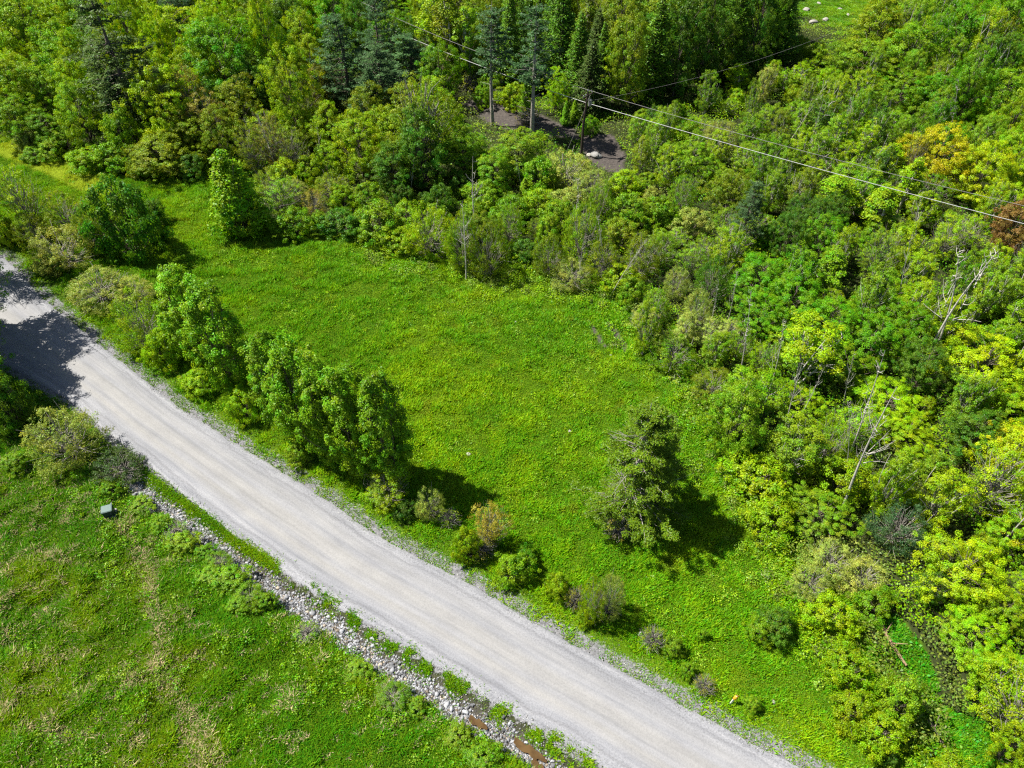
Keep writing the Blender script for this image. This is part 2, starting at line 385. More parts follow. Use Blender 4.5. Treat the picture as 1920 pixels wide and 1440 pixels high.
def conifer(name, seed, H, Rr, low, nwh, per, needles, droop=-.1, gap=.0, power=.8, flatp=.25, bark=None, dead=0, tuft=.34, jag=.25, clus=0, crad=.34, bare=None):
    rng = np.random.default_rng(seed); tb = Tubes(); PN = []; NN = []; CV = []
    lean = rng.normal(0, .012, 2) * H
    tb.add(bend((0, 0, -.2), (lean[0], lean[1], H), rng, .012, 9), np.linspace(.014 * H + .05, .02, 9), 7)
    for i in range(nwh):
        t = (i + rng.uniform(-.3, .3)) / nwh; t = min(max(t, 0), .985); z = H * (low + (1 - low) * t)
        rr = Rr * ((1 - t) ** power) * (.55 + .45 * float(sstep(0, .18, t))) + .12 * Rr * .4
        if rng.random() < gap: continue
        nb = rng.integers(per - 1, per + 2)
        for j in range(nb):
            a = (j + rng.uniform(-.35, .35)) / nb * 6.28 + i * 2.4; L = rr * rng.uniform(1 - jag * 1.6, 1 + jag)
            s0 = np.array([lean[0] * z / H, lean[1] * z / H, z]); e_ = s0 + np.array([cos(a) * L, sin(a) * L, L * droop * rng.uniform(.4, 1.5) + .15 * L * t])
            line = bend(s0, e_, rng, .03, 5, -.05); tb.add(line, [.018 + .008 * L, .006], 4)
            if bare is not None and t < .85 and cos(a - bare) > .35 and rng.random() < .5:
                for q_ in range(5):
                    f_ = rng.uniform(.3, .95); a2 = a + rng.uniform(-.9, .9); k0 = line[int(f_ * 4)]; tb.add([k0, k0 + np.array([cos(a2), sin(a2), rng.uniform(-.1, .3)]) * L * .3], [.014, .004], 3)
                continue
            m = max(4, int(needles * L / Rr)); tt = rng.uniform(.22, 1.04, m) ** .8
            if clus:
                nc = max(2, int(clus * L / Rr + .5)); m = nc * max(6, needles // clus); ct = np.linspace(.42, 1.0, nc) + rng.normal(0, .04, nc); cs = rng.normal(0, .42, nc); ck = np.arange(m) % nc; tt = np.clip(ct[ck], 0, 1.02)
            idx = np.clip(tt * 4, 0, 3.999); i0 = idx.astype(int); f = (idx - i0)[:, None]
            c0 = line[i0] * (1 - f) + line[np.minimum(i0 + 1, 4)] * f
            wdt = L * .30 * np.sin(np.clip(tt, .05, 1) * 2.6) + .06
            sd_ = np.array([-sin(a), cos(a), 0]); q = rng.normal(0, .55, m)
            pos = c0 + sd_ * (q * wdt)[:, None] + rng.normal(0, 1, (m, 3)) * np.array([.06, .06, flatp * .35]) * 1.0
            if clus: pos = c0 + sd_ * (cs[ck] * wdt * 1.25)[:, None] + unit(rng.normal(0, 1, (m, 3))) * (rng.random(m) ** .5 * crad)[:, None] * np.array([1, 1, .6])
            PN.append(pos); NN.append(np.c_[rng.normal(0, .5, m), rng.normal(0, .5, m), np.full(m, 1.)]); CV.append(np.full(m, rng.normal(0, .14)))
    for i in range(dead):
        z = H * rng.uniform(.08, max(low, .2)); a = rng.uniform(0, 6.28); L = Rr * rng.uniform(.3, .75)
        tb.add(bend((0, 0, z), (cos(a) * L, sin(a) * L, z + L * rng.uniform(-.3, .2)), rng, .06, 4), [.03, .008], 4)
        for q in range(3):
            f = rng.uniform(.4, .9); a2 = a + rng.uniform(-.8, .8)
            tb.add(bend((cos(a) * L * f, sin(a) * L * f, z), (cos(a) * L * f + cos(a2) * L * .35, sin(a) * L * f + sin(a2) * L * .35, z + rng.uniform(-.2, .2)), rng, .06, 3), [.012, .004], 3)
    Pn = np.concatenate(PN); N = np.concatenate(NN); cv = np.concatenate(CV); n = len(Pn)
    v = np.clip(.5 + cv + rng.normal(0, .2, n), 0, 1); h = np.clip(.5 + rng.normal(0, .2, n), 0, 1)
    Vv, Fv, vv, hh = leaves(Pn, N, tuft, .36, rng, v, h)
    return dict(trunk=tb.mesh(name + '_trunk', bark or M_BARK), crown=make_mesh(name + '_crown', Vv, Fv, M_NEEDLE, dict(v=vv, h=hh)), H=H, R=Rr)

PR = {}
def add_proto(k, L): PR[k] = L
add_proto('round', [broad('round%d' % i, 100 + i, 6.5, 2.6, .10, 'round', 320, 95, .11, stems=1 + (i % 3 == 2) * 2, cr=.135, hollow=.4, lobes=.3) for i in range(4)])
add_proto('ash', [broad('ash%d' % i, 200 + i, 9.0, 2.1, .08, 'column', 280, 105, .115, stems=4, spread=.5, cr=.15, flat=1.2, lobes=.2, hollow=.35) for i in range(5)])
add_proto('maple', [broad('maple%d' % i, 300 + i, 8.0, 3.2, .12, 'round', 320, 135, .105, aspect=.65, stems=1, cr=.115, flat=.95, hollow=.42, lobes=.32, up=.45) for i in range(3)])
add_proto('shrub', [broad('shrub%d' % i, 400 + i, 2.6, 1.9, .02, 'dome', 190, 88, .10, stems=5, spread=.6, cr=.15, hollow=.5, lobes=.3) for i in range(4)])
add_proto('willow', [broad('willow%d' % i, 500 + i, 3.4, 2.3, .02, 'dome', 220, 55, .12, aspect=.32, stems=7, spread=.8, cr=.13, hollow=.5, twigs=60, lobes=.12, bark=M_GREY, rnd_n=1.1) for i in range(3)])
add_proto('cone', [broad('cone%d' % i, 600 + i, 6.2, 2.1, .02, 'cone', 240, 70, .14, stems=5, spread=.3, cr=.16, flat=1.0, hollow=.5, lobes=.14) for i in range(2)])
add_proto('sparse', [broad('sparse%d' % i, 700 + i, 7.0, 2.2, .14, 'open', 170, 58, .10, stems=3, cr=.15, hollow=.25, twigs=110, lobes=.3, spread=.4, bark=M_GREY) for i in range(3)])
add_proto('aspen', [broad('aspen%d' % i, 750 + i, 7.5, 2.0, .08, 'column', 260, 85, .105, aspect=.55, stems=6, spread=.75, cr=.14, flat=1.15, hollow=.3, lobes=.3, bark=M_WHITE, twigs=14) for i in range(3)])
add_proto('birch', [broad('birch%d' % i, 800 + i, 9.5, 1.9, .42, 'open', 170, 60, .12, stems=2 + i, cr=.17, hollow=.2, lobes=.3, spread=.55, bark=M_WHITE) for i in range(3)])
add_proto('poplar', [broad('poplar%d' % i, 850 + i, 9.5, 1.25, .16, 'column', 110, 70, .15, stems=1, cr=.3, flat=1.2, hollow=.2, lobes=.25, bark=M_WHITE) for i in range(3)])
add_proto('brush', [broad('brush%d' % i, 900 + i, 2.0, 1.4, .02, 'dome', 40, 22, .10, stems=6, cr=.2, hollow=.4, twigs=150, lobes=.2, spread=.8, bark=M_GREY) for i in range(2)])
add_proto('pine', [conifer('pine%d' % i, 1000 + i, 13, 3.2, .14, 13, 8, 260, droop=.0, gap=.04, power=.62, flatp=.6, dead=8, jag=.34, tuft=.22, clus=7, crad=.36) for i in range(3)])
add_proto('tallpine', [conifer('tallpine%d' % i, 1100 + i, 17, 2.7, .46, 12, 7, 180, droop=.02, gap=.05, power=.5, flatp=.6, dead=12, jag=.35, bark=M_GREY, tuft=.26, clus=5, crad=.40) for i in range(2)])
add_proto('spruce', [conifer('spruce%d' % i, 1200 + i, 11, 2.2, .05, 26, 8, 85, droop=-.28, power=.9, flatp=.5, dead=2, tuft=.28) for i in range(3)])
add_proto('lonepine', [conifer('lonepine', 1301, 13, 4.3, .07, 19, 9, 900, droop=.06, gap=.03, power=.78, flatp=.7, dead=40, jag=.36, bark=M_GREY, tuft=.17, clus=13, crad=.36, bare=pi - .6)])
def snag_proto(seed, H, white=True, nbr=14, lean=0.05):
    rng = np.random.default_rng(seed); tb = Tubes()
    top = (H * lean, 0, H); tb.add(bend((0, 0, -.2), top, rng, .02, 8), np.linspace(.02 * H * .45 + .05, .02, 8), 6)
    for i in range(nbr):
        f = rng.uniform(.35, .97); a = rng.uniform(0, 6.28); L = H * rng.uniform(.06, .18) * (1.2 - f)*1.6
        s0 = np.array(top) * f; e_ = s0 + np.array([cos(a) * L, sin(a) * L, L * rng.uniform(.2, 1.1)])
        ln = bend(s0, e_, rng, .08, 4); tb.add(ln, [.03, .008], 4)
        for q in range(2):
            a2 = rng.uniform(0, 6.28); tb.add(bend(ln[2], ln[2] + np.array([cos(a2), sin(a2), .8]) * L * .4, rng, .05, 3), [.012, .004], 3)
    return dict(trunk=tb.mesh('snag_trunk', M_WHITE if white else M_GREY), crown=None, H=H, R=1.0)
add_proto('snag', [snag_proto(1400 + i, 7.5, True, 16, 0) for i in range(3)])
add_proto('snaggrey', [snag_proto(1450 + i, 6.0, False, 26, 0) for i in range(2)])

COL = {
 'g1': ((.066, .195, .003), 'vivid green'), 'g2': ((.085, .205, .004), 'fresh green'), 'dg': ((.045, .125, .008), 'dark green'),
 'yg': ((.128, .255, .003), 'yellow-green'), 'ly': ((.175, .30, .003), 'bright yellow'), 'ye': ((.215, .275, .004), 'golden yellow'), 'yo': ((.125, .225, .006), 'yellowish olive'),
 'li': ((.135, .30, .003), 'lime green'), 'ol': ((.100, .180, .007), 'olive green'), 'pg': ((.165, .25, .05), 'pale grey-green'),
 'bg': ((.030, .080, .032), 'blue-green'), 'or': ((.145, .165, .018), 'orange-tinged'), 'rd': ((.11, .085, .025), 'reddish-brown'),
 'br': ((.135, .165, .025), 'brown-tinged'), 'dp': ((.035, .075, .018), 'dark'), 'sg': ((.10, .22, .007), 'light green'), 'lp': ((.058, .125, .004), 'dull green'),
}
NAMEK = {'round': ('leafy_tree', 'tree', 'leafy tree'), 'ash': ('ash_tree', 'tree', 'many-stemmed leafy tree'), 'maple': ('maple_tree', 'tree', 'broad layered tree'),
 'shrub': ('shrub', 'shrub', 'leafy shrub'), 'willow': ('willow_shrub', 'shrub', 'willow shrub'), 'aspen': ('aspen_tree', 'tree', 'slender-stemmed aspen'), 'cone': ('bushy_tree', 'tree', 'dense cone-shaped tree'),
 'sparse': ('young_tree', 'tree', 'thin-leaved young tree'), 'birch': ('birch_tree', 'tree', 'white-stemmed birch'), 'poplar': ('poplar_tree', 'tree', 'slim pale-trunked poplar'),
 'brush': ('brush', 'shrub', 'half-bare twiggy brush'), 'pine': ('pine_tree', 'tree', 'feathery pine'), 'tallpine': ('pine_tree', 'tree', 'tall bare-trunked pine'),
 'spruce': ('spruce_tree', 'tree', 'pointed spruce'), 'lonepine': ('pine_tree', 'tree', 'wide open-branched pine'), 'snag': ('dead_tree', 'dead tree', 'bare white trunk'), 'snaggrey': ('dead_tree', 'dead tree', 'bare grey leafless tree')}
THINGS = []
CABLE = [G(1090, 288)[:2], G(1920, 432, 6.7)[:2] * 1.0, G(1920, 432, 6.7)[:2] + (G(1920, 432, 6.7)[:2] - G(1090, 288)[:2]) * .4]
def plant(kind, col, x, y, r, H, label=None, rot=None, lean=None, group=None):
    p = rnd.choice(PR[kind]); name = NAMEK[kind][0]
    if polydist(np.array([x]), np.array([y]), CABLE)[0] < 1.5 + r * .8 and H > 5.2: H = 5.2
    o = bpy.data.objects.new(name, None); S.collection.objects.link(o); o.empty_display_size = .5
    z = float(hgt(np.array([x]), np.array([y]))[0]) if (abs(x) < 120 and 0 < y < 260) else 0
    o.location = (x, y, z); sc = r / p['R']; sz = H / p['H']
    if kind in ('snag', 'snaggrey'): sc = sz * (.9 if r is None or r == 0 else r)
    o.scale = (sc, sc, sz); o.rotation_euler = (lean[0] if lean else 0, lean[1] if lean else 0, rnd.uniform(0, 6.28) if rot is None else rot)
    c = COL[col][0] if col in COL else (.3, .3, .3)
    jv = rnd.uniform(.86, 1.14); jh = rnd.uniform(-.09, .09)
    jv *= 1.55; colr = (max(0, c[0] * jv * (1.22 + jh)), c[1] * jv, c[2] * jv * .8, 1)
    for part in ('trunk', 'crown'):
        if p[part] is None: continue
        q = bpy.data.objects.new(part, p[part]); S.collection.objects.link(q); q.parent = o; q.color = colr
    u, v = P(x, y, H * .55)
    THINGS.append(dict(o=o, kind=kind, col=col, x=x, y=y, r=r, H=H, u=u, v=v, label=label, group=group))
    return o
def solve(xc, yc, w, h, trunk=0.0):
    zc = 3.0
    for _ in range(8):
        q = G(xc, yc, zc); d = ray(xc, yc); d /= np.linalg.norm(d); sa = -d[2]; ca = sqrt(1 - sa * sa)
        dep = q[1] * CP + (HC - zc) * SP; r = w / 2 * dep / F; hp = h / 2 * dep / F
        s_ = sqrt(max(hp * hp - (r * sa) ** 2, (.4 * r) ** 2)) / ca
        zc = (s_ + trunk) * .5 + zc * .5
    return q[0], q[1], r, zc + s_
FIXED = []
def C(kind, col, xc, yc, w, h, trunk=0.0, label=None, group=None, **k):
    x, y, r, H = solve(xc, yc, w, h, trunk)
    FIXED.append((x, y, r)); return plant(kind, col, x, y, r, H, label, group=group, **k)

# ------------------------------------------------------------------ trees and shrubs surveyed one by one
RS = 'trees in the row beside the gravel road'; SB = 'bushes along the grassy verge'
# roadside row, from left to right
C('ash', 'g2', 350, 600, 128, 200, group=RS); C('ash', 'g2', 408, 640, 132, 232, group=RS); C('shrub', 'yg', 372, 715, 75, 60, group=RS)
C('willow', 'sg', 262, 600, 120, 125, group=RS); C('willow', 'pg', 250, 545, 85, 60, group=RS); C('shrub', 'yg', 305, 650, 80, 80, group=RS)
C('ash', 'g2', 516, 728, 118, 205, group=RS); C('ash', 'g2', 556, 750, 128, 228, group=RS); C('ash', 'g2', 610, 778, 122, 230, group=RS)
C('ash', 'g2', 660, 800, 130, 225, group=RS); C('ash', 'g2', 722, 815, 132, 225, group=RS); C('shrub', 'yg', 455, 760, 70, 70, group=RS); C('shrub', 'sg', 560, 850, 60, 55, group=RS)
C('sparse', 'yg', 725, 915, 88, 88, group=SB); C('shrub', 'yg', 715, 925, 70, 60, group=SB); C('willow', 'pg', 806, 942, 66, 72, group=SB); C('shrub', 'dg', 762, 955, 55, 45, group=SB); C('brush', 'ol', 842, 968, 50, 40, group=SB)
C('shrub', 'yg', 874, 1018, 62, 70, group=SB); C('sparse', 'or', 920, 985, 76, 95, group=SB); C('brush', 'br', 905, 1020, 66, 54, group=SB); C('shrub', 'g2', 962, 1065, 82, 78, group=SB); C('shrub', 'g1', 985, 1045, 60, 40, group=SB)
C('shrub', 'yg', 1048, 1098, 60, 62, group=SB); C('brush', 'br', 1078, 1120, 46, 50, group=SB); C('willow', 'yg', 1112, 1125, 60, 90, group=SB); C('willow', 'pg', 1145, 1118, 70, 92, group=SB); C('shrub', 'yg', 1100, 1155, 45, 35, group=SB)
C('shrub', 'sg', 1262, 1210, 50, 35, group=SB); C('brush', 'ol', 1225, 1195, 60, 34, group=SB); C('shrub', 'g2', 1290, 1255, 36, 30, group=SB); C('brush', 'br', 1322, 1282, 50, 30, group=SB); C('shrub', 'sg', 1410, 1320, 40, 28, group=SB)
C('shrub', 'dg', 1456, 1170, 80, 72); C('shrub', 'g2', 1425, 1180, 62, 50); C('shrub', 'g2', 1318, 1190, 26, 26); C('shrub', 'dg', 1670, 1420, 34, 24)
# lone pine in the meadow and the brush at its foot
C('lonepine', 'lp', 1196, 868, 225, 272, rot=.6); C('willow', 'ol', 1165, 945, 100, 80); C('brush', 'br', 1160, 985, 70, 60)
# meadow fringe in front of the wood: left cluster
C('cone', 'g2', 438, 362, 150, 168, label='big dense cone-shaped green tree standing out into the meadow')
C('shrub', 'dg', 228, 405, 142, 160, label='tall dark round bush-like tree casting shadow on the meadow path'); C('shrub', 'dg', 285, 398, 60, 52); C('willow', 'ol', 120, 400, 110, 90); C('willow', 'pg', 112, 462, 130, 95)
C('sparse', 'yg', 40, 375, 85, 130); C('willow', 'pg', 182, 540, 132, 84, label='pale domed willow shrub alone on the verge where the road curves'); C('willow', 'ol', 60, 430, 80, 70); C('shrub', 'yg', 8, 430, 60, 60); C('shrub', 'dg', 95, 495, 70, 45); C('willow','ol',170,430,80,90)
C('shrub', 'pg', 50, 262, 50, 44); C('shrub', 'sg', 95, 282, 60, 40); C('shrub', 'yg', 160, 300, 80, 48); C('shrub', 'g2', 215, 292, 90, 60); C('shrub', 'sg', 120, 262, 60, 46); C('shrub','ol',262,300,70,60); C('shrub','g2',60,290,50,30)
# left of the road
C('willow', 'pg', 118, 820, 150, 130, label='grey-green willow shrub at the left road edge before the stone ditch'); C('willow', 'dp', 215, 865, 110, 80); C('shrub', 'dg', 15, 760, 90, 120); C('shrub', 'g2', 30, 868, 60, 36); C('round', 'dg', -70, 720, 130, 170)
C('shrub', 'g2', 205, 918, 46, 28)
for a in [('sparse', -82, 425, 150, 230), ('birch', -84, 500, 150, 260), ('sparse', -84, 530, 150, 250), ('ash', -84, 600, 150, 240), ('birch', -90, 560, 150, 250), ('ash', -190, 520, 170, 280), ('sparse', -72, 660, 130, 190), ('sparse', -70, 350, 120, 200), ('birch', -76, 640, 130, 220)]: C(a[0], 'g2', *a[1:])
# bushy weeds on the field bank of the ditch
for a in [('shrub','sg',266,940,52,22),('shrub','g2',306,978,50,22),('brush','g2',330,990,60,22),('shrub','sg',346,1012,62,26),('shrub','g2',388,1030,44,22),('willow','g2',412,1048,56,26),('shrub','g2',436,1078,70,30),('shrub','sg',398,1075,50,22),('willow','sg',470,1112,60,28),('shrub','g2',500,1124,46,24),
 ('shrub','g2',452,1132,44,18),('brush','g2',575,1182,50,20),('shrub','sg',672,1250,46,18),('willow','g2',738,1300,60,22),('shrub','g2',782,1322,36,16),('shrub','sg',858,1378,50,20),('shrub','g2',905,1418,60,26)]:
    q = G(a[2], a[3] + a[5] * .4); plant(a[0], a[1], q[0], q[1], a[4] / 2 / 27, a[5] / 27 * rnd.uniform(.75, 1.15), group='weedy bushes on the ditch bank')
# upper left wood
for a in [('round','sg',60,70,120,150),('round','yg',110,40,110,110),('round','g2',120,110,120,130),('round','yg',25,170,100,130),('round','sg',85,175,100,120),('round','sg',150,215,85,130),('round','g2',30,225,90,90),
 ('pine','dp',212,125,190,270),('spruce','bg',225,190,110,120),('round','yg',330,70,150,120),('round','li',285,35,110,100),('maple','g1',425,120,165,165),('round','yg',365,150,90,120),('sparse','br',352,190,70,130),('sparse','br',388,225,80,110),
 ('round','yg',315,205,110,150),('round','ol',345,250,100,90),('round','ol',490,35,90,100),('round','dg',545,50,90,110),('round','g1',628,45,100,130),('round','yo',548,180,90,170),('round','yo',585,120,66,100),('maple','yg',560,240,80,80),
 ('pine','bg',640,115,115,175),('round','br',600,165,50,90),('round','yg',617,240,76,95),('round','ol',690,215,80,110),('pine','bg',712,155,120,145),('spruce','bg',700,190,80,130),('pine','bg',765,125,118,125),('round','yg',672,275,100,120),('sparse','ol',795,240,130,190),('round','dg',790,280,110,150),('round','dg',735,320,90,100),
 ('shrub','sg',230,250,90,100),('round','ol',300,290,110,80),('shrub','ol',330,305,80,44),('shrub','yg',285,318,60,30),('shrub','dg',360,310,60,50),
 ('sparse','ol',470,280,60,100),('sparse','br',510,270,60,110),('shrub','yg',535,330,80,66),('shrub','yg',580,320,66,60),('willow','ol',505,340,70,60),('sparse','or',590,385,50,62),('shrub','g2',552,418,84,62),('shrub','dg',640,418,90,62),('willow','pg',555,360,60,50),('willow','ol',620,350,80,60),('shrub','sg',600,415,50,40),
 ('round','ol',450,200,90,110),('round','dg',470,150,90,110),('round','dg',510,100,90,110),('spruce','bg',400,15,80,80),('round','sg',240,20,90,80),('round','g2',180,30,90,80),
 ('pine','dg',180,90,100,170),('round','yg',20,40,90,100)]: C(*a)
# wood edge behind the meadow, centre
for a in [('shrub','sg',705,418,112,84),('shrub','yg',745,452,80,56),('willow','yg',805,430,110,104),('willow','sg',868,450,80,110),('willow','ol',915,468,92,110),('round','ol',905,440,70,90),('shrub','g2',960,395,90,66),('shrub','yg',1010,380,80,60),('shrub','sg',1050,402,80,72),('willow','ol',1030,480,76,80),
 ('shrub','dg',985,470,60,50),('willow','sg',1095,440,92,120),('willow','ol',1130,490,76,80),('shrub','sg',1180,392,84,66),('willow','pg',1072,515,86,66),('shrub','yg',1160,520,76,60),('willow','ol',1205,480,90,90),('shrub','g2',1240,398,80,66),
 ('round','g2',872,290,96,96),('round','sg',975,285,116,96),('willow','pg',1062,315,110,80),('round','g2',925,322,82,84),('shrub','sg',905,365,80,60),('shrub','g2',1010,330,90,76),('spruce','g2',827,352,24,52),('spruce','g2',1022,352,24,36),('spruce','sg',985,352,30,40),
 ('willow','pg',1110,350,90,70),('shrub','yg',1170,345,80,60),('shrub','g2',830,200,60,60),('spruce','g2',985,185,30,70),('spruce','g1',1060,212,22,44),('spruce','g2',1078,208,24,46),('shrub','g1',1108,236,40,36),('shrub','g2',905,180,40,40),('shrub','yg',965,180,60,50),
 ('round','li',1042,170,44,80),('brush','ol',880,150,60,40),('brush','br',990,215,60,34),('shrub','ol',940,175,40,30),('aspen','yg',1212,615,52,108),('round','sg',1380,780,112,150),('shrub','dg',1400,830,80,70),('shrub','yg',760,400,70,50),('shrub','g2',690,370,70,60),('shrub','yg',640,370,60,50)]: C(*a)
# top centre: tall pines and the dark stand
TP = []
for a in [(920, 35, 84, 150, 9), (1001, 50, 96, 180, 7)]:
    q = C('tallpine', 'bg', a[0], a[1] + 10, a[2], a[3] * .55, 9.5); TP.append(q)
for a in [('poplar','yg',815,60,50,160),('poplar','ol',838,70,56,170),('poplar','sg',872,85,56,150),('round','yg',800,20,70,90),('spruce','dg',955,75,80,170),('spruce','dg',1055,60,90,190),('spruce','dg',1085,110,80,160),('round','ol',1160,60,110,150),('maple','yg',1172,125,74,110),('round','ol',1240,50,100,150),('round','dg',1200,90,90,120),
 ('round','dg',1310,50,100,160),('spruce','dg',1375,50,80,150),('round','g2',1440,55,60,110),('spruce','dg',1478,20,70,100),('spruce','dg',1275,70,70,130),('sparse','ol',1120,40,80,120),('spruce','dg',1130,110,60,120),('poplar','ol',1100,60,50,130),('round','g2',1035,10,80,100),('round','dg',740,60,90,70),('round','g2',735,8,70,40),('round','dg',670,60,70,130),
 ('round','dg',1340,110,60,70),('round','g2',960,20,60,90),('spruce','dg',1250,120,70,90),('spruce','dg',1320,90,60,110)]: C(*a)
# the tall dark stand that shades the hollow behind the pole
for px_, py_, kd, cl, r, H in [(1165,205,'round','ol',3.2,12.5),(1215,190,'spruce','dg',3.0,13.5),(1262,180,'round','dg',3.4,13),(1312,165,'round','dg',3.3,14),(1362,150,'spruce','dg',3.2,13),(1405,130,'round','dg',3.2,13),(1450,112,'spruce','dg',3.3,12)]:
    q = G(px_, py_); plant(kd, cl, q[0], q[1], r, H); FIXED.append((q[0], q[1], r))
# right-hand slope, distinctive crowns
for a in [('maple','ye',1760,292,112,118),('maple','ly',1842,325,116,120),('sparse','or',1716,300,44,96),('maple','li',1900,295,90,120),('round','rd',1903,425,90,110),('maple','ly',1842,690,165,135),('maple','ly',1805,1075,150,140),('maple','ly',1895,860,120,140),('maple','li',1885,760,100,90),
 ('maple','g1',1425,520,110,96),('maple','g1',1490,560,120,110),('maple','g1',1430,590,100,90),('maple','g1',1555,610,120,110),('maple','g2',1500,650,110,90),('maple','g1',1640,640,110,110),('maple','g2',1590,690,110,90),('maple','g1',1700,620,100,110),('maple','g2',1660,560,110,90),('maple','dg',1730,690,90,110),('maple','g1',1540,450,80,100),
 ('maple','li',1660,750,120,90),('sparse','li',1600,800,90,110),('willow','yg',1555,830,100,120),('maple','yg',1500,760,100,80),('maple','yg',1700,810,100,70),('round','dg',1830,820,110,110),('willow','bg',1690,985,120,110),('willow','dg',1745,1100,70,70),('maple','sg',1540,960,110,80),
 ('shrub','yg',1430,900,140,100),('shrub','yg',1450,970,110,70),('shrub','li',1390,860,80,60),('willow','pg',1560,1050,110,80),('willow','pg',1620,1080,110,90),('willow','pg',1520,1090,90,70),('shrub','yg',1560,1150,100,70),('shrub','g2',1640,1130,90,60),('maple','li',1830,1190,120,90),('round','yg',1870,1270,110,110),('maple','li',1900,1000,90,90),
 ('shrub','yg',1590,1250,100,70),('shrub','yg',1655,1375,100,60),('shrub','yg',1600,1330,90,70),('shrub','yg',1780,1450,90,50),('round','yg',1900,1400,80,110),('maple','yg',1880,1150,90,90),
 ('round','yo',1640,60,110,120),('round','sg',1620,110,110,90),('round','g2',1710,100,120,120),('maple','g1',1800,60,110,120),('maple','g2',1880,50,110,120),('maple','g1',1815,165,90,140),('round','g2',1885,180,110,110),('maple','sg',1690,30,110,90),('round','g1',1760,180,80,90),('round','g2',1690,170,90,80),
 ('pine','bg',1405,400,70,130),('round','ol',1370,360,80,90),('round','dg',1560,400,60,80),('maple','sg',1300,300,80,70),('willow','pg',1350,250,80,60)]: C(*a)

# trunks seen against the foliage: base pixel, top pixel, height of the base point above the ground
def trunkline(b0, t0, zb, kind='snag', fat=1.0, label=None):
    b_ = G(*b0, zb); best = None
    for z in np.arange(zb + 1.0, 22, .1):
        q = G(*t0, z); dd = np.hypot(q[0] - b_[0], q[1] - b_[1]) / (z - zb)
        if best is None or dd < best[0]: best = (dd, q)
    d = best[1] - b_; full = d / d[2] ; base = b_ - full * zb; L = np.linalg.norm(best[1] - base)
    p = rnd.choice(PR[kind]); o = bpy.data.objects.new('dead_tree', None); S.collection.objects.link(o)
    o.location = base; o.rotation_mode = 'XYZ'; o.rotation_euler = Vector(d).to_track_quat('Z', 'Y').to_euler(); s_ = L / p['H']; o.scale = (s_ * fat, s_ * fat, s_)
    q = bpy.data.objects.new('trunk', p['trunk']); S.collection.objects.link(q); q.parent = o
    u, v = (b0[0] + t0[0]) / 2, (b0[1] + t0[1]) / 2
    THINGS.append(dict(o=o, kind=kind, col='', x=base[0], y=base[1], r=.5, H=L, u=u, v=v, label=label, group='bare dead trunks among the trees'))
trunkline((1757, 645), (1872, 470), 2, fat=.75, label='long bare white trunk leaning far to the right, fork of two near right edge')
trunkline((1754, 640), (1800, 465), 2, fat=.7, label='upright bare white trunk beside the long leaning one near right edge')
for a in [((1597,918),(1662,770),1.5,.8),((1610,800),(1648,690),3,.7),((1486,752),(1502,690),3,.6),((1396,640),(1406,565),3,.7),((1372,560),(1380,520),3,.5),((1335,595),(1345,540),2,.5),((1078,450),(1082,360),1,.7),((1128,495),(1122,425),1,.7),((1155,540),(1200,470),.5,.5),
          ((873,498),(868,405),.5,.9),((892,410),(888,320),1,.9),((1165,530),(1185,490),.5,.5),((1085,530),(1092,470),.5,.7),((1640,305),(1662,260),3,.5),((1525,250),(1540,200),3,.5),((1580,240),(1592,195),3,.5),((1518,205),(1546,160),4,.5),((1788,205),(1796,160),4,.8),((1715,430),(1728,370),2,.6),((1580,500),(1592,450),2,.5),((1690,540),(1706,460),2,.5),
          ((1905,985),(1945,940),2,1.1),((1815,450),(1815,440),1,.5),((1520,740),(1540,700),3,.5),((1450,690),(1466,620),3,.6),((1590,720),(1600,670),3,.5),((1750,590),(1770,540),3,.4),((1585,875),(1590,780),1,.5),((600,300),(596,250),1,.6),((515,310),(490,235),1,.6),((480,300),(462,240),1,.6),((770,350),(775,310),1,.6),((975,340),(968,300),1,.6)]:
    trunkline((a[0][0] + (a[0][0] - a[1][0]) * .15, a[0][1] + (a[0][1] - a[1][1]) * .15), (a[1][0] + (a[1][0] - a[0][0]) * .3, a[1][1] + (a[1][1] - a[0][1]) * .3), a[2], fat=a[3] * .72)
C('brush', 'pg', 1810, 440, 60, 40)
for a in [('snaggrey',880,120,50,90),('snaggrey',800,90,40,80),('snaggrey',1180,500,50,60)]:
    x, y, r, H = solve(*a[1:]); plant('snaggrey', 'br', x, y, .9, H)

# ------------------------------------------------------------------ the rest of the wood, filled from its regional look
WOOD = [(-80,-200),(2100,-200),(2300,1700),(1950,1560),(1800,1480),(1700,1390),(1570,1290),(1530,1200),(1500,1110),(1420,1020),(1370,920),(1340,850),(1270,740),(1210,660),(1190,600),(1110,545),(1000,515),(870,495),(745,470),(660,425),(520,420),(470,330),(380,310),(250,310),(120,290),(40,255),(-80,235),(-300,200)]
NOPE = [DIRTS[0], DIRTS[1], TOPCLEAR, CLEAR2, [(1625,1120),(1700,1140),(1775,1240),(1800,1385),(1700,1345),(1630,1240)], [(1750,1320),(1850,1340),(1895,1400),(1900,1475),(1800,1475),(1760,1390)], [(830,170),(1110,235),(1110,320),(1030,335),(930,310),(835,255)], [(1085,240),(1190,245),(1205,395),(1105,395)], [(1130,190),(1200,125),(1460,95),(1430,150),(1260,215),(1140,235)], [(1430,-60),(1650,-60),(1645,30),(1600,105),(1500,115),(1420,60)]]
